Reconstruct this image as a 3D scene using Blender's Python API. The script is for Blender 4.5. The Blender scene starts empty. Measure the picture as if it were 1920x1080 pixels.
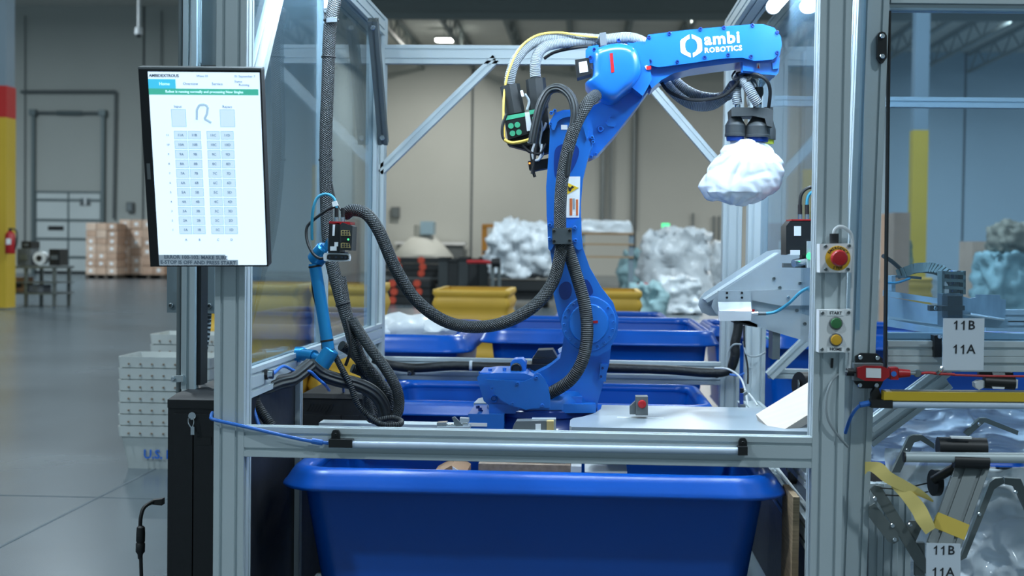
import bpy, bmesh, math, random
from mathutils import Vector, Matrix, noise
random.seed(7)
scene = bpy.context.scene
COL = scene.collection
V = Vector
# ---------------------------------------------------------------- camera
F = 2600.0                       # focal length in pixels of the 1920 px wide frame
CAMZ = 1.15
ey = V((140.0, -72.0, F)).normalized()          # depth axis of the robot cell, in camera space (right, down, forward)
ex = V((1.0, 0.0125, 0.0)); ex = (ex - ey*ex.dot(ey)).normalized()
ez = ex.cross(ey)
if ez.y > 0: ez = -ez
cam = bpy.data.cameras.new('camera'); camo = bpy.data.objects.new('camera', cam); COL.objects.link(camo)
cam.sensor_width = 36.0; cam.lens = F/1920*36.0; cam.clip_end = 300
def c2w(v): return V((v.dot(ex), v.dot(ey), v.dot(ez)))
_r, _u, _b = c2w(V((1, 0, 0))), c2w(V((0, -1, 0))), c2w(V((0, 0, -1)))
camo.matrix_world = Matrix(((_r.x, _u.x, _b.x, 0), (_r.y, _u.y, _b.y, 0), (_r.z, _u.z, _b.z, CAMZ), (0, 0, 0, 1)))
cam.dof.use_dof = True; cam.dof.focus_distance = 4.15; cam.dof.aperture_fstop = 4.0
scene.camera = camo
def U(px, py, Y):
    """point of the place that a photo pixel shows on the plane at depth Y"""
    d = c2w(V((px-960.0, py-540.0, F)))
    return V((0, 0, CAMZ)) + d*(Y/d.y)
# ---------------------------------------------------------------- light
scene.view_settings.view_transform = 'Standard'; scene.view_settings.look = 'None'
scene.view_settings.exposure = 0.0; scene.view_settings.gamma = 1.0; scene.view_settings.use_curve_mapping = False
scene.cycles.use_denoising = True
scene.cycles.max_bounces = 8; scene.cycles.transparent_max_bounces = 16
scene.cycles.sample_clamp_indirect = 6.0
w = bpy.data.worlds.new('world'); scene.world = w; w.use_nodes = True
w.node_tree.nodes['Background'].inputs[0].default_value = (0.50, 0.70, 0.80, 1)
w.node_tree.nodes['Background'].inputs[1].default_value = 0.46
HIGHBAY_W = 520.0
TUBE_E = 115.0
# ---------------------------------------------------------------- materials
def lin(c):
    return tuple(((x/255.0)/12.92 if x/255.0 <= .04045 else (((x/255.0)+.055)/1.055)**2.4) for x in c)
MATS = {}
def mat(name, rgb, rough=.5, metal=0., var=0., vs=8., bump=0., bs=200., emit=0., coat=0., stretch=None, spec=None):
    if name in MATS: return MATS[name]
    m = bpy.data.materials.new(name); m.use_nodes = True; nt = m.node_tree; N, L = nt.nodes, nt.links
    p = N['Principled BSDF']; c = lin(rgb)
    p.inputs['Base Color'].default_value = (*c, 1); p.inputs['Roughness'].default_value = rough; p.inputs['Metallic'].default_value = metal
    if spec is not None: p.inputs['Specular IOR Level'].default_value = spec
    if coat: p.inputs['Coat Weight'].default_value = coat; p.inputs['Coat Roughness'].default_value = .12
    if emit:
        p.inputs['Emission Color'].default_value = (*c, 1); p.inputs['Emission Strength'].default_value = emit
    if var or bump:
        tc = N.new('ShaderNodeTexCoord'); mp = N.new('ShaderNodeMapping'); L.new(tc.outputs['Object'], mp.inputs[0])
        if stretch: mp.inputs['Scale'].default_value = stretch
    if var:
        nz = N.new('ShaderNodeTexNoise'); nz.inputs['Scale'].default_value = vs; nz.inputs['Detail'].default_value = 6
        L.new(mp.outputs[0], nz.inputs['Vector'])
        rp = N.new('ShaderNodeValToRGB'); rp.color_ramp.elements[0].position = .32; rp.color_ramp.elements[1].position = .68
        rp.color_ramp.elements[0].color = (*[max(0, x*(1-var)) for x in c], 1); rp.color_ramp.elements[1].color = (*[min(1, x*(1+var)) for x in c], 1)
        L.new(nz.outputs[0], rp.inputs[0]); L.new(rp.outputs[0], p.inputs['Base Color'])
        mr = N.new('ShaderNodeMapRange'); mr.inputs[3].default_value = max(.02, rough-.12*min(1, var*3)); mr.inputs[4].default_value = min(1, rough+.12*min(1, var*3))
        L.new(nz.outputs[0], mr.inputs[0]); L.new(mr.outputs[0], p.inputs['Roughness'])
    if bump:
        nb = N.new('ShaderNodeTexNoise'); nb.inputs['Scale'].default_value = bs; nb.inputs['Detail'].default_value = 3
        L.new(mp.outputs[0], nb.inputs['Vector'])
        b = N.new('ShaderNodeBump'); b.inputs['Strength'].default_value = bump; b.inputs['Distance'].default_value = .01
        L.new(nb.outputs[0], b.inputs['Height']); L.new(b.outputs[0], p.inputs['Normal'])
    MATS[name] = m; return m
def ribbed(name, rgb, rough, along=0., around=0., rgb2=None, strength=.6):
    """hose: rings every 1/along metres and/or strands around, in relief, with the groove shade painted into the colour"""
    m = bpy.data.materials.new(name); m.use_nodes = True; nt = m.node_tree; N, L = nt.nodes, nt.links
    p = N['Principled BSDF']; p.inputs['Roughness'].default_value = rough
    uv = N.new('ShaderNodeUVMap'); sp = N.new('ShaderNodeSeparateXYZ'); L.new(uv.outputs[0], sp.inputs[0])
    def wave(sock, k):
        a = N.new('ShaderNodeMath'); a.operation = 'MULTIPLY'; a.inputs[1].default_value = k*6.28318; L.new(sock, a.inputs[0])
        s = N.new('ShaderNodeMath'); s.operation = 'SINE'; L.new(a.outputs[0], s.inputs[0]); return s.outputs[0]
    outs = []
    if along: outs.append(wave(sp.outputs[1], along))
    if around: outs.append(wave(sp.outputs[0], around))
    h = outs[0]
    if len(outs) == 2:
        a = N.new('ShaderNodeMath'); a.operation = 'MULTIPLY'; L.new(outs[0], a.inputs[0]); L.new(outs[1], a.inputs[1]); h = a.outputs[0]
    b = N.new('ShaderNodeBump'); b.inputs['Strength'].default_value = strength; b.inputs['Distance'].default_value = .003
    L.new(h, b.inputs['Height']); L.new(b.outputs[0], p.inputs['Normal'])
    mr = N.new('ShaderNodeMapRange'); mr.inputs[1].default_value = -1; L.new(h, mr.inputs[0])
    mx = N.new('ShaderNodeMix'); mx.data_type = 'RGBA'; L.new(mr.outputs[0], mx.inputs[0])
    mx.inputs[6].default_value = (*lin(rgb2 or [x*.55 for x in rgb]), 1); mx.inputs[7].default_value = (*lin(rgb), 1)  # troughs painted darker, standing in for the shade between ribs
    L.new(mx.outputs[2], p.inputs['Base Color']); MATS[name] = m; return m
def clear(name, tint, refl=1.5, milky=0., rough=.01, milkcol=(150, 185, 205)):
    """clear plastic sheet: transmits straight through, mirrors by Fresnel, a little haze mixed in as plain colour"""
    m = bpy.data.materials.new(name); m.use_nodes = True; nt = m.node_tree; N, L = nt.nodes, nt.links
    N.remove(N['Principled BSDF']); out = N['Material Output']
    t = N.new('ShaderNodeBsdfTransparent'); t.inputs[0].default_value = (*lin(tint), 1)
    g = N.new('ShaderNodeBsdfGlossy'); g.inputs['Roughness'].default_value = rough
    lw = N.new('ShaderNodeLayerWeight'); lw.inputs[0].default_value = .5
    pw = N.new('ShaderNodeMath'); pw.operation = 'POWER'; pw.inputs[1].default_value = 5.; L.new(lw.outputs['Facing'], pw.inputs[0])
    fr = N.new('ShaderNodeMath'); fr.operation = 'MULTIPLY_ADD'; fr.inputs[1].default_value = .62*refl; fr.inputs[2].default_value = .03*refl; L.new(pw.outputs[0], fr.inputs[0])   # Schlick, per face of the sheet
    base = t
    if milky:
        d = N.new('ShaderNodeBsdfDiffuse'); d.inputs[0].default_value = (*lin(milkcol), 1)
        mm = N.new('ShaderNodeMixShader'); mm.inputs[0].default_value = milky; L.new(t.outputs[0], mm.inputs[1]); L.new(d.outputs[0], mm.inputs[2]); base = mm
    mx = N.new('ShaderNodeMixShader'); L.new(fr.outputs[0], mx.inputs[0]); L.new(base.outputs[0], mx.inputs[1]); L.new(g.outputs[0], mx.inputs[2])
    L.new(mx.outputs[0], out.inputs[0]); MATS[name] = m; return m
ALU = mat('anodised_aluminium', (184, 196, 200), .45, .22, .04, 3., .03, 120.)
ALU_D = mat('steel_bracket_grey', (120, 128, 130), .45, .7, .08, 6.)
STEEL = mat('sheet_steel', (182, 192, 197), .38, .35, .07, 5., .04, 60.)
CHROME = mat('bright_chrome', (215, 220, 225), .16, 1.)
BLUE = mat('robot_blue_paint', (26, 108, 200), .30, 0, .03, 4., coat=.35)
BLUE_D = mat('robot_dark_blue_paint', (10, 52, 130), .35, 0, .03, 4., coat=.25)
ARMBLUE = mat('anodised_blue_aluminium', (44, 146, 204), .28, .5)
BIN = mat('blue_plastic', (3, 78, 170), .28, 0, .05, 3., .04, 30., spec=.45)
YEL = mat('yellow_plastic', (214, 172, 62), .5, 0, .06, 4.)
BLACK = mat('black_plastic', (20, 22, 24), .45)
BLACKM = mat('black_powder_coat', (17, 20, 24), .5, 0, .15, 30., .08, 400.)
RUB = mat('black_rubber', (24, 26, 28), .6)
GREYP = mat('grey_plastic', (96, 102, 104), .5)
WHITEP = mat('white_plastic', (222, 226, 228), .4, 0, .03, 5.)
WHITE = mat('white_print', (240, 244, 246), .5)
RED = mat('red_plastic', (170, 24, 30), .4)
GREEN = mat('green_print', (70, 170, 130), .5)
YCAB = mat('yellow_cable_jacket', (226, 190, 84), .5)
BCAB = mat('blue_cable_jacket', (40, 105, 190), .45)
TCAB = mat('teal_cable_jacket', (60, 150, 180), .45)
GCAB = mat('grey_cable_jacket', (140, 150, 155), .5)
WCAB = mat('white_cable_jacket', (200, 206, 210), .5)
TXT = mat('black_print', (28, 32, 38), .6)
POLY = clear('polycarbonate', (226, 240, 250), 1.1, .045, milkcol=(150, 185, 205))  # milky blue part stands in for hazy reflections on the panel
POLYL = clear('polycarbonate_left', (228, 238, 243), 1., .04)
FILM = clear('clear_film', (236, 242, 246), 1.3, .74, .16, milkcol=(226, 236, 242))
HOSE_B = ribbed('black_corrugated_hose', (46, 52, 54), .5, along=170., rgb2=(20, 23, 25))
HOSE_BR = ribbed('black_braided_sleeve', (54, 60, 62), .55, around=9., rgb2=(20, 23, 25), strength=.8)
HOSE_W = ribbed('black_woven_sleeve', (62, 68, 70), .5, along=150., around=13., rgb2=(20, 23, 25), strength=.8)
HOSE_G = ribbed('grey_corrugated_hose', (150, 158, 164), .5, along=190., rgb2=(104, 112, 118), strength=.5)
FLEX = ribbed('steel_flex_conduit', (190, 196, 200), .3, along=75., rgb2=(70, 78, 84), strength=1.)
# ---------------------------------------------------------------- mesh helpers
OFF = {}
def cat_rom(P, n=6, closed=False):
    out = []; m = len(P)
    rng = range(m) if closed else range(m-1)
    for i in rng:
        if closed: a, b, c, d = P[(i-1) % m], P[i], P[(i+1) % m], P[(i+2) % m]
        else: a, b, c, d = P[max(i-1, 0)], P[i], P[i+1], P[min(i+2, m-1)]
        for k in range(n):
            t = k/n
            out.append(type(b)([.5*((2*b[j]) + (-a[j]+c[j])*t + (2*a[j]-5*b[j]+4*c[j]-d[j])*t*t + (-a[j]+3*b[j]-3*c[j]+d[j])*t**3) for j in range(len(b))]))
    if not closed: out.append(P[-1])
    return out
class B:
    def __init__(s): s.b = bmesh.new(); s.uv = s.b.loops.layers.uv.new('UVMap')
    def face(s, vs):
        try: return s.b.faces.new(vs)
        except ValueError: return None
    def box(s, lo, hi, M=None):
        x0, y0, z0 = lo; x1, y1, z1 = hi
        p = [V((x, y, z)) for z in (z0, z1) for (x, y) in ((x0, y0), (x1, y0), (x1, y1), (x0, y1))]
        if M: p = [M @ q for q in p]
        v = [s.b.verts.new(q) for q in p]
        for f in ((3, 2, 1, 0), (4, 5, 6, 7), (0, 1, 5, 4), (1, 2, 6, 5), (2, 3, 7, 6), (3, 0, 4, 7)): s.face([v[i] for i in f])
        return s
    def cbox(s, c, size, M=None):
        c = V(c); h = V(size)/2; R = Matrix.Translation(c) @ (M.to_4x4() if M else Matrix.Identity(4))
        return s.box(-h, h, R)
    def prism(s, pts, vec):
        """closed outline pts (3-D) swept by vec"""
        vec = V(vec); a = [s.b.verts.new(p) for p in pts]; c = [s.b.verts.new(V(p)+vec) for p in pts]; n = len(a)
        s.face(a); s.face(c[::-1])
        for i in range(n): s.face([a[i], c[i], c[(i+1) % n], a[(i+1) % n]])
        return s
    def sil(s, pix, Y0, Y1, sm=0):
        """outline measured at depth Y0, swept back to Y1"""
        P = [U(x, y, Y0) for x, y in pix]
        if sm: P = cat_rom(P, sm, True)
        return s.prism(P, (0, Y1-Y0, 0))
    def cyl(s, p0, p1, r, n=16, r2=None, cap=True):
        p0, p1 = V(p0), V(p1); r2 = r if r2 is None else r2; a = (p1-p0).normalized()
        t = V((0, 0, 1)) if abs(a.z) < .9 else V((1, 0, 0)); x = a.cross(t).normalized(); y = a.cross(x)
        A, C = [], []
        for i in range(n):
            d = x*math.cos(2*math.pi*i/n) + y*math.sin(2*math.pi*i/n)
            A.append(s.b.verts.new(p0+d*r)); C.append(s.b.verts.new(p1+d*r2))
        for i in range(n): s.face([A[i], A[(i+1) % n], C[(i+1) % n], C[i]])
        if cap: s.face(A[::-1]); s.face(C)
        return s
    def lathe(s, prof, c, ax=(0, 0, 1), n=20):
        """profile [(r, h)] turned about axis ax through c"""
        c = V(c); a = V(ax).normalized(); t = V((0, 0, 1)) if abs(a.z) < .9 else V((1, 0, 0)); x = a.cross(t).normalized(); y = a.cross(x)
        rings = [[s.b.verts.new(c+a*h+(x*math.cos(2*math.pi*i/n)+y*math.sin(2*math.pi*i/n))*max(r, 1e-4)) for i in range(n)] for r, h in prof]
        for A, C in zip(rings, rings[1:]):
            for i in range(n): s.face([A[i], A[(i+1) % n], C[(i+1) % n], C[i]])
        s.face(rings[0][::-1]); s.face(rings[-1]); return s
    def tube(s, path, r, n=10, sm=6, cap=True):
        P = [V(p) for p in path]
        if sm and len(P) > 2: P = cat_rom(P, sm)
        rr = r if callable(r) else (lambda t: r)
        t0 = (P[1]-P[0]).normalized(); x = t0.orthogonal().normalized(); rings = []; L = 0.; LL = []
        for i, p in enumerate(P):
            t = (P[min(i+1, len(P)-1)]-P[max(i-1, 0)])
            t = t.normalized() if t.length > 1e-9 else t0
            x = (x - t*x.dot(t)); x = x.normalized() if x.length > 1e-6 else t.orthogonal().normalized(); y = t.cross(x)
            if i: L += (p-P[i-1]).length
            LL.append(L); q = rr(i/(len(P)-1))
            rings.append([s.b.verts.new(p+(x*math.cos(2*math.pi*k/n)+y*math.sin(2*math.pi*k/n))*q) for k in range(n)])
        for i in range(len(P)-1):
            for k in range(n):
                f = s.face([rings[i][k], rings[i][(k+1) % n], rings[i+1][(k+1) % n], rings[i+1][k]])
                if f:
                    for lp, (u, v) in zip(f.loops, ((k/n, LL[i]), ((k+1)/n, LL[i]), ((k+1)/n, LL[i+1]), (k/n, LL[i+1]))): lp[s.uv].uv = (u, v)
        if cap: s.face(rings[0][::-1]); s.face(rings[-1])
        return s
    def ball(s, c, r, sub=2, scale=(1, 1, 1), M=None):
        T = Matrix.Translation(V(c)) @ (M.to_4x4() if M else Matrix.Identity(4)) @ Matrix.Diagonal((*[k*r for k in scale], 1))
        bmesh.ops.create_icosphere(s.b, subdivisions=sub, radius=1, matrix=T); return s
    def loft(s, loops, cap0=True, cap1=True, closed=True):
        R = [[s.b.verts.new(p) for p in l] for l in loops]; n = len(R[0])
        for A, C in zip(R, R[1:]):
            for i in range(n if closed else n-1): s.face([A[i], A[(i+1) % n], C[(i+1) % n], C[i]])
        if cap0: s.face(R[0][::-1])
        if cap1: s.face(R[-1])
        return s
    def grid(s, fn, nu, nv):
        R = [[s.b.verts.new(fn(i/nu, j/nv)) for i in range(nu+1)] for j in range(nv+1)]
        for j in range(nv):
            for i in range(nu): s.face([R[j][i], R[j][i+1], R[j+1][i+1], R[j+1][i]])
        return s
    def extr(s, p0, p1, wv, nw=2, nh=2, m=.04, slot=.0045, deep=.006):
        """slotted aluminium profile of nw x nh modules between two axis ends"""
        p0, p1 = V(p0), V(p1); a = (p1-p0).normalized(); wv = V(wv); x = (wv-a*wv.dot(a)).normalized(); y = a.cross(x)
        W, H = nw*m/2, nh*m/2; o = []
        def side(L, n, f):
            for k in range(n):
                c = -L + (k+.5)*m
                for q, d in ((c-slot, 0), (c-slot, deep), (c+slot, deep), (c+slot, 0)): o.append(f(q, d))
        c_ = .0012
        o.append((-W+c_, -H)); side(W, nw, lambda q, d: (q, -H+d)); o.append((W-c_, -H)); o.append((W, -H+c_))
        side(H, nh, lambda q, d: (W-d, q)); o.append((W, H-c_)); o.append((W-c_, H))
        side(W, nw, lambda q, d: (-q, H-d)); o.append((-W+c_, H)); o.append((-W, H-c_))
        side(H, nh, lambda q, d: (-W+d, -q)); o.append((-W, -H+c_))
        return s.prism([p0+x*u+y*v for u, v in o], p1-p0)
    def bevel(s, w, seg=2, ang=.6):
        E = [e for e in s.b.edges if len(e.link_faces) == 2 and e.calc_face_angle(0) > ang]
        if E: bmesh.ops.bevel(s.b, geom=E, offset=w, segments=seg, affect='EDGES', clamp_overlap=True, profile=.5)
        return s
    def noise(s, amp, sc, seed=0.):
        s.b.normal_update()
        for v in s.b.verts:
            p = v.co*sc + V((seed, seed*1.7, -seed)); k = noise.noise(p)*.65 + noise.noise(p*2.3)*.35
            v.co += v.normal*(k*amp)
        return s
    def o(s, name, m, parent=None, loc=None, label=None, cat=None, group=None, kind=None, sharp=.75, flip=True):
        if flip: bmesh.ops.recalc_face_normals(s.b, faces=s.b.faces)
        for f in s.b.faces: f.smooth = True
        for e in s.b.edges:
            if len(e.link_faces) == 2 and e.calc_face_angle(0) > sharp: e.smooth = False
        me = bpy.data.meshes.new(name); s.b.to_mesh(me); s.b.free()
        return link(me, name, m, parent, loc, label, cat, group, kind)
def link(me, name, m, parent=None, loc=None, label=None, cat=None, group=None, kind=None):
    if parent is not None: off = OFF[parent.name]
    elif loc is not None: off = V(loc)
    else:
        xs = [v.co for v in me.vertices]
        off = V(((min(p.x for p in xs)+max(p.x for p in xs))/2, (min(p.y for p in xs)+max(p.y for p in xs))/2, min(p.z for p in xs)))
    me.transform(Matrix.Translation(-off))
    if m: me.materials.append(m)
    ob = bpy.data.objects.new(name, me); COL.objects.link(ob); OFF[ob.name] = off
    if parent is not None: ob.parent = parent
    else: ob.location = off
    tag(ob, label, cat, group, kind); return ob
def tag(o, label=None, cat=None, group=None, kind=None):
    if label: o['label'] = label
    if cat: o['category'] = cat
    if group: o['group'] = group
    if kind: o['kind'] = kind
    return o
def thing(name, label, cat, loc, group=None, kind=None):
    e = bpy.data.objects.new(name, None); e.empty_display_size = .1; COL.objects.link(e); e.location = V(loc); OFF[e.name] = V(loc)
    return tag(e, label, cat, group, kind)
def copy_tree(o, parent=None):
    c = o.copy(); COL.objects.link(c); OFF[c.name] = OFF[o.name].copy(); c.parent = parent
    for ch in o.children: copy_tree(ch, c)
    return c
BOLT = {}
def bolt(parent, p, r, m, ax=(0, -1, 0), name='bolt'):
    """small socket-head screw; alike screws share one mesh"""
    key = (m.name, tuple(ax), round(r, 4))
    if key not in BOLT:
        b = B(); b.lathe([(r, -r*.5), (r, r*.75), (r*.85, r*.95), (r*.5, r*.95), (r*.45, r*.4)], (0, 0, 0), ax, 10)
        bmesh.ops.recalc_face_normals(b.b, faces=b.b.faces); me = bpy.data.meshes.new('bolt'); b.b.to_mesh(me); b.b.free(); me.materials.append(m); BOLT[key] = me
    o = bpy.data.objects.new(name, BOLT[key]); COL.objects.link(o); o.parent = parent; o.location = V(p)-OFF[parent.name]; OFF[o.name] = V(p); return o
def text_me(s, size, bold=0., spacing=1., ext=.0006, align='CENTER'):
    c = bpy.data.curves.new('t', 'FONT'); c.body = s; c.size = size; c.align_x = align; c.align_y = 'CENTER'; c.extrude = ext; c.offset = bold; c.space_character = spacing; c.resolution_u = 2
    o = bpy.data.objects.new('t', c); COL.objects.link(o); dg = bpy.context.evaluated_depsgraph_get()
    me = bpy.data.meshes.new_from_object(o.evaluated_get(dg)); bpy.data.objects.remove(o); bpy.data.curves.remove(c); return me
def frame3(org, right, up):
    r = V(right).normalized(); u = V(up); u = (u-r*u.dot(r)).normalized(); n = r.cross(u); o = V(org)
    return Matrix(((r.x, u.x, n.x, o.x), (r.y, u.y, n.y, o.y), (r.z, u.z, n.z, o.z), (0, 0, 0, 1)))
ONE = [(-.02, -.36), (.09, -.36), (.09, .37), (.0, .37), (-.06, .27), (-.17, .19), (-.17, .09), (-.02, .18)]
def number_text(s, size, M, name, parent, m):
    """placard lettering: a flagged 1 drawn as an outline, other characters from the font"""
    bm = bmesh.new(); x = -.58*size*(len(s)-1)/2-.02*size
    for ch in s:
        if ch == '1':
            b = B(); b.prism([V((x+p*size, q*size, 0)) for p, q in ONE], (0, 0, .0008)); me = bpy.data.meshes.new('g'); b.b.to_mesh(me); b.b.free()
        else:
            me = text_me(ch, size*1.02, size*.012, 1., .0006); me.transform(Matrix.Translation((x+.06*size, 0, 0)))
        bm.from_mesh(me); bpy.data.meshes.remove(me); x += .58*size
    me = bpy.data.meshes.new(name); bm.to_mesh(me); bm.free(); me.transform(M)
    return link(me, name, m, parent)
def letters(parts, name, m, parent):
    """flat print: [(string, size, matrix, bold)] joined into one mesh"""
    bm = bmesh.new()
    for s, size, M, bold in parts:
        me = text_me(s, size, bold); me.transform(M); bm.from_mesh(me); bpy.data.meshes.remove(me)
    me = bpy.data.meshes.new(name); bm.to_mesh(me); bm.free()
    return link(me, name, m, parent)
# ================================================================ the hall
YW = 62.0; CEIL = 10.0
FLOOR = mat('polished_concrete', (84, 95, 102), .26, 0, .12, .6, .03, 12.)
WALLM = mat('painted_concrete_wall', (178, 182, 178), .8, 0, .03, .3)
WALLB = mat('wall_reflection_blue', (158, 186, 206), .8, 0, .03, .3)  # blue of the guard panel's reflection put into the wall colour
CEILM = mat('roof_deck', (206, 206, 200), .8, 0, .06, .4)
GIRD = mat('dark_steel_truss', (122, 132, 132), .6)
JOINT = mat('dark_joint_filler', (88, 98, 104), .8)
fl = B().box((-45, -14, -.3), (45, YW+1, 0)).o('floor', FLOOR, kind='structure')
def strip(a, b, wd=.012):
    a, b = V(a), V(b); d = (b-a).normalized(); n = V((-d.y, d.x, 0))*wd/2
    return B().prism([a-n, a+n, b+n, b-n], (0, 0, .0015)).o('floor_joint', JOINT, fl)
def onfloor(px, py):
    d = c2w(V((px-960.0, py-540.0, F))); return V((0, 0, CAMZ)) + d*(-CAMZ/d.z)
fa, fb = onfloor(0, 1026), onfloor(285, 882)
dd = (fb-fa)
strip(fa-dd*1.5, fa+dd*9)
strip(onfloor(0, 929)-V((2, 0, 0)), onfloor(300, 934)+V((6, 0, 0)), .01)
wl = thing('wall_back', 'pale tilt-up concrete wall panels far behind the robot cell', 'wall', (0, YW, 0), kind='structure')
jx = [U(883+307*k, 460, YW).x for k in range(-1, 5)]
for a, b in zip(jx, jx[1:]):
    B().box((a+.05, YW, 0), (b-.05, YW+.4, CEIL)).o('wall_panel', WALLB if a > U(1400, 460, YW).x else WALLM, wl)
B().box((jx[0]-4, YW+.12, 0), (jx[-1]+4, YW+.5, CEIL)).o('wall_backing', JOINT, wl)
B().box((jx[-1]+.05, YW, 0), (jx[-1]+14, YW+.4, CEIL)).o('wall_panel', WALLB, wl)
YL = 51.0
wv = thing('wall_left', 'grey painted concrete wall with the dock door, nearer than the far wall', 'wall', (-20, YL, 0), kind='structure')
lx = [U(x, 460, YL).x for x in (-420, -60, 268, 600)]
for a, b in zip(lx, lx[1:]): B().box((a+.04, YL, 0), (b-.04, YL+.4, CEIL)).o('wall_panel', WALLM, wv)
B().box((lx[0]-4, YL+.1, 0), (lx[-1]-.1, YL+.5, CEIL)).o('wall_backing', JOINT, wv)
B().box((lx[-1]-.4, YL+.41, 0), (lx[-1]-.04, YW, CEIL)).o('return_panel', WALLM, wv)
ce = B().box((-45, -14, CEIL), (45, YW+1, CEIL+.2)).o('ceiling', CEILM, kind='structure')
# roof steel: one deep girder across, joists running to the wall
gz = U(960, 37, 45).z
gd = thing('roof_girder', 'deep dark steel girder across the roof', 'girder', (16, 45, gz))
B().box((-8, 44.9, gz), (40, 45.1, gz+.22)).o('bottom_chord', GIRD, gd)
B().box((-8, 44.97, gz+.2), (40, 45.03, CEIL)).o('web_plate', GIRD, gd)
for k in range(-2, 10):
    x = U(962+107*k, 60, 54).x
    jt = thing('roof_joist', 'dark open-web steel joist running under the roof deck', 'joist', (x, 54, CEIL-.9), 'roof joists')
    B().box((x-.07, 45.1, CEIL-.16), (x+.07, YW, CEIL-.02)).o('top_chord', GIRD, jt)
    B().box((x-.07, 45.1, CEIL-.9), (x+.07, YW, CEIL-.78)).o('bottom_chord', GIRD, jt)
    b = B(); n = 14
    for i in range(n):
        y0 = 45.2+(YW-45.4)*i/n; y1 = 45.2+(YW-45.4)*(i+1)/n; za, zb = (CEIL-.85, CEIL-.1) if i % 2 == 0 else (CEIL-.1, CEIL-.85)
        b.cyl((x, y0, za), (x, y1, zb), .035, 6)
    b.o('web_bars', GIRD, jt)
# high-bay lamps (fixtures with their own light)
LAMP = mat('lamp_diffuser', (255, 255, 250), .5, emit=30.)
LAMPB = mat('lamp_housing', (120, 124, 126), .5, .5)
def highbay(x, y, z, power, col=(1, .97, .9)):
    t = thing('high_bay_lamp', 'white glowing high bay lamp below the roof, in a set with added unseen ones', 'lamp', (x, y, z), 'high bay lamps')
    B().box((x-.36, y-.22, z+.06), (x+.36, y+.22, z+.16)).bevel(.03).o('housing', LAMPB, t)
    B().box((x-.33, y-.2, z), (x+.33, y+.2, z+.06)).o('diffuser', LAMP, t)
    B().cyl((x, y, z+.16), (x, y, CEIL), .015, 6).o('hanger', GIRD, t)
    l = bpy.data.lights.new('high_bay_light', 'AREA'); l.shape = 'RECTANGLE'; l.size = .7; l.size_y = .45; l.energy = power; l.color = col
    lo = bpy.data.objects.new('high_bay_light', l); COL.objects.link(lo); lo.parent = t; lo.location = (0, 0, -.02)
p = U(833, 77, 56)
highbay(p.x, p.y, min(p.z, 9.7), HIGHBAY_W*1.3, (1, .97, .9))
for x, y, k in ((4, 50, 1.5), (14, 48, 2.), (22, 48, 3.6), (-20, 36, 4.), (-10, 26, .8), (2, 20, 2.2), (9, 31, 1.), (20, 24, 1.), (-9, 15, .9), (7, 12, 1.), (-4, 4, 1.2), (6, -3, 1.2), (-8, -4, 1.2)):  # lamps out of view; several added to brighten walls and wrapped loads
    highbay(x, y, 9.45, HIGHBAY_W*k, (1, .97, .9) if y > 40 and x > -15 else (.78, .92, 1))
# dock door in the far wall
DOORM = mat('dock_door_panel', (206, 214, 214), .55, .1, .04, .6)
TRK = mat('dark_door_track', (110, 122, 124), .5, .5)
yd = YL-.06
dr = thing('door_1', 'white sectional dock door with tall dark tracks in the far wall', 'door', U(128, 506, yd), kind='structure')
xl, xr = U(64, 450, yd).x, U(194, 450, yd).x; zt = U(128, 212, yd).z; zp = U(128, 360, yd).z
rows = [0.06, .62, 1.3, 2.0, 2.75, zp]
for i, (a, b) in enumerate(zip(rows, rows[1:])):
    for (c, d) in ((xl+.12, (xl+xr)/2-.04), ((xl+xr)/2+.04, xr-.12)):
        B().box((c, yd-.05, a+.05), (d, yd, b-.05)).bevel(.015).o('door_panel', DOORM, dr)
    B().box((xl, yd-.09, b-.03), (xr, yd-.02, b+.03)).o('stile', TRK, dr)
B().box((xl, yd-.03, 0), (xr, yd+.02, zp)).o('door_leaf', TRK, dr)
for x in (xl, xr):
    B().box((x-.06, yd-.16, 0), (x+.06, yd, zt)).o('track', TRK, dr)
    B().cbox((x, yd-.1, zt), (.24, .3, .22)).bevel(.03).o('bearing_bracket', TRK, dr)
B().cyl((xl, yd-.12, zt), (xr, yd-.12, zt), .05, 8).o('spring_shaft', ALU_D, dr)
B().cyl((xl+.9, yd-.12, zt), (xr-.8, yd-.12, zt), .08, 8).o('spring', TRK, dr)
B().box((xl+.55, yd-.06, 1.62), (xl+1.15, yd-.05, 1.78)).o('vision_slot', BLACK, dr)
a = U(150, 372, yd-.06); c = U(170, 386, yd-.06)
pl = B().box((a.x, yd-.075, c.z), (c.x, yd-.055, a.z)).o('number_plate', GREYP, dr)
letters([('1', .3, frame3(V(((a.x+c.x)/2, yd-.09, (a.z+c.z)/2)), (1, 0, 0), (0, 0, 1)), .02)], 'number', WHITE, pl)
B().box((xl, yd-.12, 0), (xr, yd-.04, .09)).o('bottom_seal', BLACK, dr)
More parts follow.
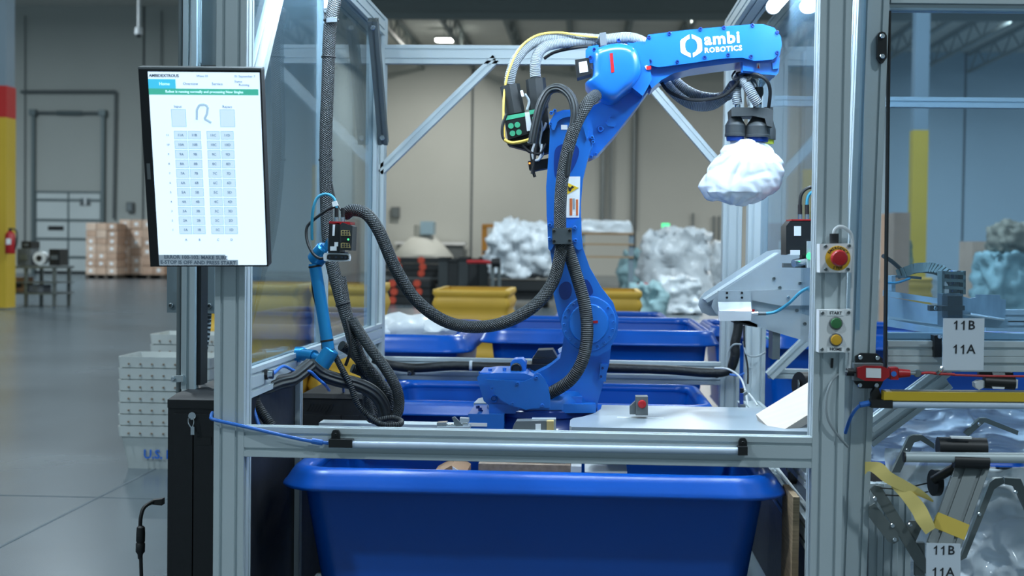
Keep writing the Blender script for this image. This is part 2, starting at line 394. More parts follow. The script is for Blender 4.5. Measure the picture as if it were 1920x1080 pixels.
# pipes and small boxes on the far wall
def pipe(px, y0, y1, wpx, m, lab, name='wall_conduit', Y=None):
    Y = Y or (YL if px < 500 else YW)-.12; a = U(px, y0, Y); b = U(px, y1, Y)
    B().cyl((a.x, Y, max(0, b.z)), (a.x, Y, min(CEIL, a.z)), wpx/2*Y/F, 8).o(name, m, label=lab, cat='pipe')
pipe(47, 30, 520, 2.2, GREYP, 'thin grey conduit on the wall beside the yellow and red column')
pipe(303, 20, 125, 2.5, GREYP, 'short grey conduit on the wall right of the hanging ceiling camera')
pipe(1133, 120, 425, 9, ALU_D, 'thick grey downpipe on the wall behind the robot elbow')
pipe(1147, 250, 425, 4, ALU_D, 'thin grey conduit next to the thick downpipe')
pipe(1192, 60, 425, 8, ALU_D, 'grey downpipe on the wall above the wrapped goods')
pipe(1300, 400, 432, 4, ALU_D, 'stub of conduit on the wall above the wrapped sacks')
pipe(1339, 405, 450, 4, ALU_D, 'dark conduit pair on the wall, first stub beside the corner post')
pipe(1349, 405, 450, 4, ALU_D, 'dark conduit pair on the wall, second stub nearer the corner post')
a = U(39, 172, YL-.15); c = U(217, 172, YL-.15)
B().cyl(a, c, .06, 8).o('wall_conduit', GREYP, label='horizontal grey conduit on the wall above the dock door', cat='pipe')
a = U(217, 172, YL-.15); c = U(213, 410, YL-.15)
B().cyl(a, c, .05, 8).o('wall_conduit', GREYP, label='grey conduit on the wall right of the dock door tracks', cat='pipe')
for (x0, y0, x1, y1, nm, lab) in ((237, 379, 249, 397, 'wall_box', 'small grey switch box on the wall right of the dock door'), (733, 388, 749, 408, 'wall_box', 'dark grey box on the wall above the dark crates')):
    yq = YL if x0 < 500 else YW; a, c = U(x0, y0, yq-.2), U(x1, y1, yq-.2); t = thing(nm, lab, 'electrical box', (a.x, yq-.1, c.z))
    B().box((a.x, yq-.22, c.z), (c.x, yq-.02, a.z)).bevel(.03).o('housing', GREYP, t); B().box((a.x+.05, yq-.24, c.z+.05), (c.x-.05, yq-.215, a.z-.05)).o('cover', ALU_D, t)
# hanging ceiling camera
yk = 40.; a = U(262, -60, yk); c = U(260, 64, yk)
t = thing('ceiling_camera', 'white dome camera hanging on a long pole from the roof', 'camera', c)
B().cyl((c.x, yk, c.z+.1), (c.x, yk, CEIL), .045, 8).o('pole', WHITEP, t)
B().lathe([(.02, .22), (.11, .18), (.12, 0), (.1, -.02)], c, (0, 0, 1), 12).o('housing', WHITEP, t)
B().ball(c-V((0, 0, .02)), .085, 2).o('dome', BLACK, t)
# columns
COLY = mat('yellow_column_paint', (205, 172, 52), .5, 0, .06, 1.); COLG = mat('grey_column_paint', (128, 146, 158), .5, 0, .04, 1.)
COLR = mat('red_column_paint', (190, 40, 38), .5)
def column(cx, Y, half, ztop, lab, red=None):
    t = thing('steel_column', lab, 'column', (cx, Y, 0))
    B().box((cx-half, Y-half, .02), (cx+half, Y+half, ztop)).bevel(.02).o('yellow_sleeve', COLY, t)
    z = ztop
    if red: B().box((cx-half, Y-half, z), (cx+half, Y+half, red)).bevel(.02).o('red_band', COLR, t); z = red
    B().box((cx-half*.92, Y-half*.92, z), (cx+half*.92, Y+half*.92, CEIL)).o('shaft', COLG, t)
    B().box((cx-half*1.5, Y-half*1.5, 0), (cx+half*1.5, Y+half*1.5, .02)).o('base_plate', ALU_D, t)
Y = F*CAMZ/127.; a = U(21, 222, Y); column(a.x-.2, Y, .2, a.z, 'yellow column with a red band above, beside the fire extinguisher', U(10, 163, Y).z)
COLX = a.x
a, c = U(1709, 245, 25), U(1738, 245, 25); column((a.x+c.x)/2, 25, (c.x-a.x)/2, a.z, 'thick yellow column seen through the clear guard panel behind the drag chain')
a, c = U(1505, 318, 37), U(1524, 318, 37); column((a.x+c.x)/2, 37, (c.x-a.x)/2, a.z, 'slim distant yellow column behind the black vision camera')
# fire extinguisher hung on the left column
Y = F*CAMZ/127.-.31; a = U(19, 455, Y)
t = thing('fire_extinguisher', 'red fire extinguisher hung beside the yellow column', 'extinguisher', U(19, 476, Y))
B().lathe([(.075, -.19), (.085, -.17), (.085, .14), (.03, .2)], a, (0, 0, 1), 14).o('cylinder', RED, t)
B().cyl(a+V((0, 0, .19)), a+V((0, 0, .25)), .03, 8).o('valve', BLACK, t)
B().tube([a+V((.02, 0, .24)), a+V((.11, 0, .2)), a+V((.12, 0, .02)), a+V((.08, 0, -.12))], .014, 6).o('hose', RUB, t)
B().box((a.x-.03, Y-.092, a.z-.03), (a.x+.05, Y-.083, a.z+.07)).o('label_sticker', WHITE, t)
B().box((a.x-.06, Y+.08, a.z-.1), (a.x+.06, Y+.112, a.z+.1)).o('bracket', ALU_D, t)
# work bench with packing gear by the left column
Y = 24.3; s = Y/F
bn = thing('work_bench', 'grey steel work bench beside the yellow column', 'bench', onfloor(72, 578))
P = lambda x, y: U(x, y, Y)
for x in (48, 101):
    for dy in (0, .7): a, c = P(x-3, 500), P(x+3, 580); B().box((a.x, Y+dy, 0), (c.x, Y+dy+.05, a.z)).o('leg', ALU_D, bn)
for (y0, y1, nm) in ((498, 504, 'worktop'), (528, 532, 'shelf'), (548, 553, 'shelf')):
    a, c = P(14, y0), P(108, y1); B().box((a.x, Y-.04, c.z), (c.x, Y+.8, a.z)).bevel(.01).o(nm, ALU_D, bn)
def bench_item(x0, y0, x1, y1, nm, lab, cat, m, det, dm, dn):
    a, c = P(x0, y0), P(x1, y1); t = thing(nm, lab, cat, (a.x, Y+.2, c.z))
    B().box((a.x, Y+.05, c.z), (c.x, Y+.45, a.z)).bevel(.02).o('body', m, t)
    if det:
        b = B(); x, z = (a.x+c.x)/2, (a.z+c.z)/2; r = min(c.x-a.x, a.z-c.z)*.32
        (b.cyl((x, Y+.06, z), (x, Y+.02, z), r, 12) if det == 'disc' else b.box((x-r, Y+.03, z-r*.6), (x+r, Y+.06, z+r*.6))).o(dn, dm, t)
bench_item(30, 466, 55, 498, 'tape_machine', 'grey packing machine on the work bench', 'machine', GREYP, 'rect', ALU_D, 'cover')
bench_item(90, 467, 110, 498, 'label_printer', 'black label printer on the work bench, right of the white roll', 'printer', BLACK, 'rect', GREYP, 'cover')
bench_item(16, 520, 44, 548, 'carton', 'open brown carton on the bench shelf', 'carton', mat('cardboard', (158, 124, 96), .8, 0, .08, 6.), 'rect', BLACK, 'dark_inside_patch')  # black plate stands in for the shade inside the open carton
bench_item(52, 534, 78, 548, 'carton', 'low flat carton on the bench shelf next to the open carton', 'carton', mat('grey_card', (112, 118, 126), .8), 'rect', GREYP, 'flap')
t = thing('paper_roll', 'white paper roll standing on edge on the work bench', 'roll', P(70, 498))
a = P(70, 484); B().lathe([(.045, 0), (.12, 0), (.12, .18), (.045, .18)], a+V((0, .1, .0)), (0, 1, 0), 18).o('paper', WHITE, t); B().cyl(a+V((0, .06, 0)), a+V((0, .26, 0)), .05, 12).o('core', BLACK, t)
bench_item(38, 452, 56, 466, 'tool_case', 'small black case on top of the grey packing machine', 'case', BLACK, 'rect', GREYP, 'latch')
# two pallet loads of cartons near the dock door
CART = [mat('carton_%s' % n, c, .8, 0, .1, 3.) for n, c in (('tan', (198, 168, 146)), ('brown', (184, 152, 130)), ('pale', (208, 182, 162)))]
WOOD = mat('dark_pallet_wood', (74, 66, 58), .85, 0, .15, 6.)
def pallet_load(px0, px1, ytop, Y, rows, cols, lab, grp):
    x0, x1 = U(px0, 500, Y).x, U(px1, 500, Y).x; zt = U(px0, ytop, Y).z
    p = thing('pallet', 'dark pallet under ' + lab, 'pallet', ((x0+x1)/2, Y+.5, 0))
    B().box((x0, Y, .11), (x1, Y+1.1, .14)).o('deck', WOOD, p)
    for k in range(4): xx = x0+(x1-x0-.12)*k/3; B().box((xx, Y, 0), (xx+.12, Y+1.1, .11)).o('runner', WOOD, p)
    h = (zt-.14)/rows; wd = (x1-x0)/cols
    for r in range(rows):
        for c in range(cols):
            ax = x0+c*wd; z = .14+r*h; jit = random.uniform(-.03, .03); stk = random.random() < .6
            t = thing('carton', ('brown carton with a white sticker in the load of ' if stk else 'brown carton without a sticker in the load of ') + lab, 'carton', (ax+wd/2, Y+.5, z), grp)
            B().box((ax+.012, Y+jit+.03, z), (ax+wd-.012, Y+1.06+jit, z+h-.012)).bevel(.012, 1).o('box', random.choice(CART), t)
            if stk: B().box((ax+wd*.36, Y+jit+.02, z+h*.3), (ax+wd*.64, Y+jit+.032, z+h*.66)).o('label_sticker', WHITE, t)
            B().box((ax+.012, Y+jit+.022, z+h*.47), (ax+wd-.012, Y+jit+.031, z+h*.53)).o('tape', CART[2], t)
pallet_load(160, 219, 417, 44.5, 7, 3, 'cartons beside the dock door', 'cartons on the pallet by the dock door')
pallet_load(223, 308, 411, 45.4, 6, 4, 'cartons behind the monitor', 'cartons on the pallet behind the monitor')
# stacks of nested mail tubs
ORD = ('first', 'second', 'third', 'fourth', 'fifth', 'sixth', 'seventh', 'eighth')
TUB = mat('white_corrugated_plastic', (184, 190, 188), .55, 0, .07, 9.)
RIV = mat('rust_brown_rivet', (134, 116, 98), .7)
MAILB = mat('postal_blue_print', (30, 92, 176), .6)
def tub_loops(cx, cy, z0, h, w, d, t):
    def rr(w_, d_, z):
        r = .02; out = []
        for sx, sy, a0 in ((1, -1, -90), (1, 1, 0), (-1, 1, 90), (-1, -1, 180)):
            for k in range(3):
                a = math.radians(a0+45*k); out.append(V((cx+sx*(w_/2-r)+r*math.cos(a), cy+sy*(d_/2-r)+r*math.sin(a), z)))
        return out
    L = [rr(w-.06, d-.06, z0), rr(w-.004, d-.004, z0+h-.055), rr(w+.012, d+.012, z0+h-.054), rr(w+.022, d+.022, z0+h), rr(w+.012, d+.012, z0+h), rr(w-.064-.004, d-.068, z0+.006)]
    return L
def tub(cx, cy, z0, lab, grp, low=False):
    w, d, h = .46, .34, .222
    t = thing('mail_tub', lab, 'tub', (cx, cy, z0), grp)
    B().loft(tub_loops(cx, cy, z0, h, w, d, .006)).o('body', TUB, t)
    for k in range(7):
        x = cx-w/2+.05+(w-.1)*k/6; p = V((x, cy-d/2-.013, z0+h-.036)); bolt(t, p, .0052, RIV, name='rivet')
    return t
fx = U(229, 673, 7.); yb = F*CAMZ/(888-457.); cx = fx.x+.24; cy = yb+.17
for k in range(7):
    t = tub(cx, cy, .059*k, ['white mail tub at the bottom of the stack, with blue lettering', 'topmost empty white mail tub of the stack beside the black cabinet'][k == 6] if k in (0, 6) else 'white mail tub, %s from the bottom of the stack beside the black cabinet' % ORD[k], 'mail tubs in the near stack')
    if k == 0:
        q = U(313, 854, yb-.01); letters([('U.S. MAIL', .062, frame3(V((q.x, yb+.004, q.z)), (1, 0, 0), (0, .06, 1)), .002)], 'lettering', MAILB, t)
q = U(281, 640, 7.75)
for k in range(8):
    tub(q.x+.24, 7.75+.17, .0594*k, 'white mail tub, %s from the bottom of the second stack behind the lettered one' % ORD[k] if k < 7 else 'topmost white mail tub of the second, farther stack', 'mail tubs in the far stack')
# ---------------------------------------------------------------- blue bins
def rrect(cx, cy, w, d, z, r, n=6):
    out = []
    for sx, sy, a0 in ((1, -1, -90), (1, 1, 0), (-1, 1, 90), (-1, -1, 180)):
        for k in range(n+1):
            a = math.radians(a0+90*k/n); out.append(V((cx+sx*(w/2-r)+r*math.cos(a), cy+sy*(d/2-r)+r*math.sin(a), z)))
    return out
def bin_(cx, cy, w, d, zr, lab, lip=.05, drop=.058, taper=.10, grp=None, zb=.13, R=.09):
    """w, d = outer size over the rolled rim"""
    t = thing('bin', lab, 'bin', (cx, cy, 0), grp); W, D = w-2*lip, d-2*lip
    def L(o, z, r): return rrect(cx, cy, W+2*o, D+2*o, z, r)
    body = [L(-taper, zb, .08), L(-taper+.012, zb-.012, .09)][::-1] + [L(-.004, zr-drop-.004, R*.8), L(-.012, zr-drop-.003, R*.7), L(-.018, zr-.02, R*.7), L(-taper-.008, zb+.012, .07)]
    B().loft(body).o('body', BIN, t, sharp=1.2)
    prof = [(-.012, -drop*.94), (lip*.86, -drop), (lip*.97, -drop*.99), (lip, -drop*.92), (lip*.97, -drop*.84), (lip*.84, -drop*.70), (lip*.62, -drop*.36), (lip*.44, -drop*.13), (lip*.24, -drop*.02), (lip*.06, 0), (-.008, -drop*.05), (-.018, -drop*.2), (-.026, -.03), (-.014, -.04)]
    rings = [L(o, zr+z, R+o) for o, z in prof]
    B().loft(rings+[rings[0]], False, False).o('rolled_rim', BIN, t, sharp=1.5)
    for sx in (-1, 1):
        for sy in (-1, 1):
            c = V((cx+sx*(W/2-taper-.09), cy+sy*(D/2-taper-.09), 0))
            B().cyl(c+V((-.018, 0, .055)), c+V((.018, 0, .055)), .055, 14).o('caster_wheel', RUB, t)
            B().box((c.x-.03, c.y-.03, .06), (c.x+.03, c.y+.03, zb)).o('caster_fork', ALU_D, t)
    return t
a, c = U(519, 893, 3.78), U(1483, 908, 3.78)
YBN = 3.72; W1 = c.x-a.x
bin_((a.x+c.x)/2, YBN+.47, W1, .94, U(1000, 885, 3.77).z, 'big blue plastic bin under the front beam, holding parcels', lip=.062, drop=.06, taper=.055)
b2x = (U(738, 718, 6.32).x+U(1346, 745, 5.9).x)/2
bin_(b2x-.02, 5.88, 1.42, .94, .545, 'empty blue bin under the back rails behind the robot', taper=.06)
a, c = U(895, 625, 6.75), U(1354, 625, 6.75)
bin_((a.x+c.x)/2, 7.45, c.x-a.x, 1.42, .76, 'long blue bin behind the back rails, right of the bin of white bags', lip=.06, drop=.075, taper=.07)
a, c = U(634, 640, 6.5), U(881, 640, 6.5)
bin_((a.x+c.x)/2, 7.3, c.x-a.x, 1.6, .735, 'blue bin heaped with white bags behind the back rails', lip=.07, drop=.085, taper=.05)
BL2 = ((a.x+c.x)/2, c.x-a.x)
a, c = U(1424, 625, 6.75), U(1990, 632, 6.75)
bin_((a.x+c.x)/2, 7.45, c.x-a.x, 1.42, .755, 'blue bin behind the sorting beams, right of the corner posts', lip=.06, drop=.075, taper=.05)
a, c = U(1030, 590, 9.4), U(1268, 600, 9.4)
bin_((a.x+c.x)/2, 10.0, c.x-a.x, 1.2, .685, 'farthest blue bin, in front of the yellow totes', lip=.06, drop=.07, taper=.05)
a, c = U(1330, 608, 8.9), U(1470, 608, 8.9)
bin_((a.x+c.x)/2+.2, 9.6, c.x-a.x+.4, 1.0, .66, 'blue bin half hidden behind the corner posts', lip=.06, drop=.07, taper=.05)
# white bags heaped in a far bin
BAGW = mat('white_poly_bag', (205, 214, 220), .35, 0, .05, 14.)
for (x, y, rx, rz, lab) in ((762, 606, .17, .07, 'larger crumpled white bag in the heaped blue bin'), (822, 611, .10, .05, 'smaller crumpled white bag in the heaped blue bin'), (728, 611, .12, .05, 'crumpled white bag in the heaped bin, beside the corner post')):
    q = U(x, y, 7.0); B().ball((q.x, 7.0, q.z-.02), 1, 3, (rx, .2, rz)).noise(.05, 9., x).o('poly_bag', BAGW, label=lab, cat='bag')
q = U(770, 640, 7.1); B().box((BL2[0]-BL2[1]/2+.16, 6.72, .5), (BL2[0]+BL2[1]/2-.16, 7.9, .645)).noise(.02, 5.).o('parcel_layer', BAGW, label='flat layer of white parcels filling the heaped blue bin', cat='parcels', kind='stuff')
# yellow totes
def tote(px0, px1, py, Y, depth, lab, zb=.08, nr=5):
    a, c = U(px0, py, Y), U(px1, py, Y); x0, x1, zt = a.x, c.x, (a.z+c.z)/2
    t = thing('yellow_tote', lab, 'tote', ((x0+x1)/2, Y+depth/2, 0)); cx, w = (x0+x1)/2, x1-x0
    L = []; n = nr*4
    for i in range(n+1):
        z = zb+(zt-zb)*i/n; o = .012*math.sin(i/4*2*math.pi); L.append(rrect(cx, Y+depth/2, w-.012+o*2, depth-.012+o*2, z, .04, 4))
    L.append(rrect(cx, Y+depth/2, w-.07, depth-.07, zt+.006, .03, 4)); L.append(rrect(cx, Y+depth/2, w-.09, depth-.09, zb+.05, .03, 4))
    B().loft(L).o('ribbed_body', YEL, t, sharp=1.2)
    B().loft([rrect(cx, Y+depth/2, w-.02, depth-.02, zt-.05, .04, 4), rrect(cx, Y+depth/2, w+.008, depth+.008, zt-.025, .045, 4), rrect(cx, Y+depth/2, w, depth, zt+.01, .04, 4), rrect(cx, Y+depth/2, w-.08, depth-.08, zt+.01, .03, 4)], False, False).o('rim', YEL, t, sharp=1.5)
    for sx in (-1, 1): B().box((cx+sx*(w/2-.1)-.04, Y+.05, 0), (cx+sx*(w/2-.1)+.04, Y+depth-.05, zb)).o('skid', YEL, t)
    return t
tote(811, 955, 546, 11.4, 1.1, 'yellow ribbed tote behind the blue bins, below the hose loop')
tote(1098, 1204, 549, 11.6, 1.1, 'yellow ribbed tote right of the robot arm', nr=5)
tote(372, 560, 536, 8.3, .9, 'yellow ribbed tote seen through the clear side panel')
tote(578, 694, 538, 8.5, .9, 'pale yellow tote behind the mounting post of the side panel')
tote(1690, 1750, 522, 20., 1.2, 'yellow tote standing far off behind the drag chain')
# ---------------------------------------------------------------- far goods
WRAP = mat('stretch_wrap', (222, 230, 236), .3, 0, .14, 3.5, .6, 5.)
DARKC = mat('dark_crate_plastic', (30, 34, 36), .6)
ORED = mat('orange_red_spots', (196, 72, 48), .6)
def wrapped(px0, px1, y0, y1, Y, dep, lab, m=WRAP, amp=.3, seed=0., sub=4, grp=None):
    a, c = U(px0, y0, Y), U(px1, y1, Y); cx, w = (a.x+c.x)/2, (c.x-a.x); z0, z1 = max(0, c.z), a.z
    t = thing('wrapped_load', lab, 'wrapped goods', (cx, Y+dep/2, z0), grp)
    b = B(); T = Matrix.Translation((cx, Y+dep/2, (z0+z1)/2))
    bmesh.ops.create_cube(b.b, size=1, matrix=T @ Matrix.Diagonal((w*.93, dep, (z1-z0)*.95, 1)))
    bmesh.ops.subdivide_edges(b.b, edges=b.b.edges[:], cuts=17, use_grid_fill=True)
    for v in b.b.verts:   # pull the shoulders in so the load is rounded
        k = (v.co.z-z0)/(z1-z0); q = .72+.28*math.sqrt(max(0, 1-max(0, (k-.45)/.62)**2)); v.co.x = cx+(v.co.x-cx)*q
    b.noise(amp, 1.7, seed); b.noise(amp*.5, 5.5, seed+3)
    b.b.normal_update()
    for v in b.b.verts: v.co += v.normal*(amp*.3*(.5-min(1, abs(noise.noise(v.co*4.5+V((seed, 0, 0))))*2.6)))
    for v in b.b.verts: v.co.z = max(z0, v.co.z)
    b.o('wrap', m, t, sharp=2.)
    return t
TEALP = mat('pale_teal_sacks', (142, 176, 182), .6, 0, .15, 2.5); PINKB = mat('dusty_pink_sack', (188, 146, 132), .7, 0, .12, 2.5)
wrapped(918, 1036, 420, 524, 27, 1.2, 'big glossy plastic-wrapped load on a dark cart, left of the robot arm', seed=1.)
wrapped(1205, 1336, 428, 575, 30, 1.4, 'crumpled clear-wrapped load of white sacks, upper stack', seed=5., amp=.34)
wrapped(1236, 1318, 520, 592, 25, 1.1, 'bulging wrapped pallet below the upper stack of white sacks', seed=9., amp=.18)
wrapped(1180, 1242, 536, 594, 24, .8, 'small pile of pale bags beside the right yellow tote', TEALP, .2, 12.)
wrapped(1338, 1384, 452, 586, 31.8, 1.2, 'wrapped load partly hidden by the corner post', seed=14., amp=.2)
wrapped(1166, 1212, 470, 580, 32.0, .7, 'pale teal sacks leaning beside the tall rack', TEALP, .25, 16.)
wrapped(1862, 1945, 470, 616, 21, 1.2, 'mixed sacks heaped on a pallet behind the sorting machine', TEALP, .22, 20.)
wrapped(1880, 1960, 420, 472, 21.1, 1.0, 'brown and teal sacks topping the heap behind the sorting machine', mat('brown_teal_sacks', (138, 132, 116), .7, 0, .35, 3.), .2, 23.)
wrapped(1672, 1712, 442, 520, 18, .6, 'clear bag of greenery standing by the yellow column', mat('green_bag', (120, 140, 116), .4, 0, .3, 8.), .1, 27.)
wrapped(885, 960, 565, 650, 17, .6, 'low heap of white bags behind the blue bins', WRAP, .12, 31.)
B().box(*[(lambda a, c: (a.x, 17.6, 0) if k == 0 else (c.x, 18.4, a.z))(U(1664, 400, 18), U(1690, 560, 18)) for k in (0, 1)]).bevel(.02).o('brown_carton_stack', CART[1], label='tall brown carton stack behind the guard panel post', cat='carton')
B().box(*[(lambda a, c: (a.x, 22.6, 0) if k == 0 else (c.x, 23.4, a.z))(U(1844, 452, 22), U(1872, 600, 22)) for k in (0, 1)]).bevel(.02).o('brown_carton_stack', CART[0], label='brown carton stack beside the heap of sacks', cat='carton')
def cabinet_far(px0, px1, y0, y1, Y, lab):
    a, c = U(px0, y0, Y), U(px1, y1, Y); t = thing('orange_cabinet', lab, 'cabinet', ((a.x+c.x)/2, Y+.3, max(0, c.z)))
    B().box((a.x, Y, max(0, c.z)), (c.x, Y+.6, a.z)).bevel(.02).o('body', mat('orange_brown_paint', (150, 92, 52), .6, 0, .1, 2.), t)
    m = (a.x+c.x)/2; z = a.z-(a.z-max(0, c.z))*.3
    B().box((m-.14, Y-.02, z-.12), (m+.1, Y+.01, z+.1)).o('notice', WHITE, t); B().cyl((m, Y-.02, z-.3), (m, Y+.01, z-.3), .1, 12).o('dial', GREYP, t)
cabinet_far(1440, 1500, 418, 566, 38, 'orange-brown cabinet with a white notice behind the chute')
# stacks of dark crates with rows of orange-red spots
for (x0, x1, y0, y1, rows, lab) in ((722, 822, 482, 519, 3, 'upper'), (722, 806, 524, 586, 4, 'lower')):
    Y = 29. if lab == 'upper' else 27.5
    for r in range(rows):
        ya, yc = y0+(y1-y0)*r/rows, y0+(y1-y0)*(r+1)/rows-.6; a, c = U(x0, ya, Y), U(x1, yc, Y); a.z, c.z = U((x0+x1)/2, ya, Y).z, U((x0+x1)/2, yc, Y).z
        t = thing('dark_crate', 'dark crate with orange-red spots, %s from the top of the %s stack' % (ORD[r], lab), 'crate', ((a.x+c.x)/2, Y+.6, max(0, c.z)), lab+' dark crates')
        B().box((a.x, Y, max(0, c.z)), (c.x, Y+1.2, a.z-.012)).bevel(.02).o('body', DARKC, t)
        for px in ((x0+x1)/2-28, (x0+x1)/2+18):
            q = U(px+(r % 2)*3, (ya+yc)/2, Y); B().cyl((q.x, Y+.01, q.z), (q.x, Y-.03, q.z), .075, 10).o('spot', ORED, t)
    if lab == 'upper':
        a, c = U(722, 519, Y), U(822, 524, Y); B().box((a.x, Y-.05, c.z), (c.x, Y+1.3, a.z)).bevel(.01).o('grey_pallet', GREYP, label='grey pallet between the two stacks of dark crates', cat='pallet')
        c0 = U(722, 524, Y).z; t = thing('storage_rack', 'dark rack carrying the upper stack of dark crates', 'rack', ((a.x+c.x)/2, Y+.6, 0))
        for x in (a.x+.1, c.x-.1): B().box((x-.05, Y+.1, 0), (x+.05, Y+1.1, c0)).o('upright', DARKC, t)
        B().box((a.x, Y+.1, c0-.08), (c.x, Y+1.1, c0)).o('shelf', DARKC, t)
for k in range(5):
    a, c = U(822+19*k, 482+3*(k % 2), 28), U(839+19*k, 560, 28)
    t = thing('black_tote_stack', '%s tote column, %s from the dark crates' % ('black' if k % 2 else 'charcoal', ORD[k]), 'tote', ((a.x+c.x)/2, 28.4, 0), 'dark tote columns')
    B().box((a.x, 28, .05), (c.x, 28.8, a.z)).bevel(.02).o('body', DARKC if k % 2 else mat('charcoal_plastic', (52, 58, 60), .6), t)
    B().box((a.x, 27.97, a.z-.06), (c.x, 28.83, a.z)).bevel(.01).o('lid', DARKC, t); B().box((a.x+.03, 28.02, 0), (c.x-.03, 28.78, .05)).o('foot', DARKC, t)
# dark cart under the big wrapped load
a, c = U(925, 526, 27), U(1040, 592, 27); t = thing('platform_cart', 'black platform cart under the big wrapped load', 'cart', ((a.x+c.x)/2, 27.6, 0))
B().box((a.x, 26.9, a.z-.18), (c.x, 28.3, a.z)).bevel(.02).o('platform', DARKC, t)
B().box((a.x+.05, 27, .15), (c.x-.05, 28.2, a.z-.16)).o('chassis', DARKC, t)
for x in (a.x+.2, c.x-.2):
    for y in (27.1, 28.1): B().cyl((x-.05, y, .13), (x+.05, y, .13), .13, 12).o('wheel', RUB, t)
# red-handled pallet truck
t = thing('pallet_truck', 'pallet truck with a red handle in front of the big wrapped load', 'pallet truck', onfloor(930, 592))
a = U(934, 492, 25.5); B().tube([U(876, 491, 25.6), U(905, 491, 25.55), U(925, 493, 25.5)], .035, 8).o('red_handle', RED, t)
B().cyl(U(922, 493, 25.5), U(938, 492, 25.5), .09, 10).o('grip_block', BLACK, t)
for px in (924, 936): B().cyl(U(px, 494, 25.5), V((U(px, 530, 25.5).x, 25.5, .1)), .035, 8).o('mast', ALU_D, t)
q = U(930, 530, 25.5); B().box((q.x-.25, 25.4, .1), (q.x+.25, 26.2, .3)).bevel(.03).o('pump_body', BLACK, t)
for sx in (-.15, .15): B().cyl((q.x+sx-.04, 25.5, .1), (q.x+sx+.04, 25.5, .1), .1, 12).o('wheel', RUB, t)
# rack with layered goods behind the lower arm
t = thing('storage_rack', 'tall rack of wrapped layers and a pink sack behind the robot arm', 'rack', onfloor(1135, 592))
Y = 28.5
for px in (1092, 1184):
    q = U(px, 440, Y); B().box((q.x-.05, Y, 0), (q.x+.05, Y+.1, q.z)).o('upright', COLG, t)
for py in (438, 458, 482):
    a, c = U(1088, py-2, Y), U(1188, py+2, Y); B().box((a.x, Y-.05, c.z), (c.x, Y+1, a.z)).o('shelf', mat('pale_wood', (170, 140, 104), .8), t)
wrapped(1086, 1188, 414, 437, Y, 1., 'long wrapped bale on the top shelf of the tall rack', seed=41., amp=.08)
a, c = U(1108, 484, 27.6), U(1162, 545, 27.6)
B().box((a.x, 27.2, max(0, c.z)), (c.x, 27.9, a.z), Matrix.Translation(((a.x+c.x)/2, 0, c.z)) @ Matrix.Shear('XZ', 4, (.35, 0)) @ Matrix.Translation((-(a.x+c.x)/2, 0, -c.z))).bevel(.08, 3).noise(.06, 3.).o('sack', PINKB, label='dusty pink sack leaning against the tall rack', cat='sack')
a, c = U(1090, 546, 27.5), U(1190, 592, 27.5); t = thing('low_platform', 'low dark platform under the leaning sacks', 'platform', ((a.x+c.x)/2, 27.5, 0))
B().box((a.x, 27.1, .1), (c.x, 28.3, a.z)).bevel(.02).o('deck', DARKC, t); B().box((a.x+.1, 27.2, 0), (c.x-.1, 28.2, .1)).o('foot', DARKC, t)
a, c = U(1200, 520, 26), U(1216, 548, 26); B().tube([U(1186, 546, 24.3), U(1196, 538, 24.3), U(1212, 536, 24.3), U(1222, 545, 24.3)], .05, 8).o('red_strap', RED, label='red strap lying over the pale bags', cat='strap')
# dock leveller and cone-shaped cover against the wall
a, c = U(741, 453, YW-1), U(872, 482, YW-1); t = thing('dock_bench', 'low white-topped bench against the far wall', 'bench', ((a.x+c.x)/2, YW-.8, 0))
B().box((a.x, YW-1.2, a.z-.12), (c.x, YW-.2, a.z)).o('top', WHITEP, t); B().box((a.x+.1, YW-1.1, 0), (c.x-.1, YW-.3, a.z-.12)).o('base', GREYP, t)
q = U(793, 478, YW-3); qt = U(793, 422, YW-3)
t = thing('covered_machine', 'cone-shaped machine under a pale sheet against the far wall', 'machine', (q.x, YW-3, 0))
B().lathe([(1.35, 0), (1.3, q.z), (.95, q.z+.35), (.55, q.z+.75), (.4, qt.z-.5), (.38, qt.z)], (q.x, YW-3, 0), (0, 0, 1), 18).noise(.08, 1.2).o('sheet', WALLM, t); B().box((q.x-.05, YW-3.6, qt.z-.4), (q.x+.5, YW-2.7, qt.z+.15)).o('screen', mat('pale_blue_screen', (150, 180, 196), .4), t)
ORW = mat('orange_rack_paint', (196, 130, 46), .6)
t = thing('orange_rack', 'orange shelf rack behind the big wrapped load', 'rack', onfloor(960, 560))
Y = 33.
for px in (908, 1052): q = U(px, 440, Y); B().box((q.x-.06, Y, 0), (q.x+.06, Y+.12, U(px, 421, Y).z)).o('upright', ORW, t)
a, c = U(905, 420, Y), U(1055, 428, Y); B().box((a.x, Y-.03, c.z), (c.x, Y+.15, a.z)).o('beam', ORW, t)
a, c = U(905, 470, Y), U(1055, 476, Y); B().box((a.x, Y-.03, c.z), (c.x, Y+.9, a.z)).o('shelf', GREYP, t)
q = U(1248, 424, 40); t = thing('exit_light', 'small glowing green indicator lamp above the wrapped sacks', 'lamp', q)
B().cbox(q, (.22, .1, .16)).bevel(.03).o('glowing_face', mat('green_lamp', (80, 235, 150), .4, emit=1.6), t); B().cyl((q.x, 40, q.z-.08), (q.x, 40, 0), .03, 8).o('stand', GREYP, t)
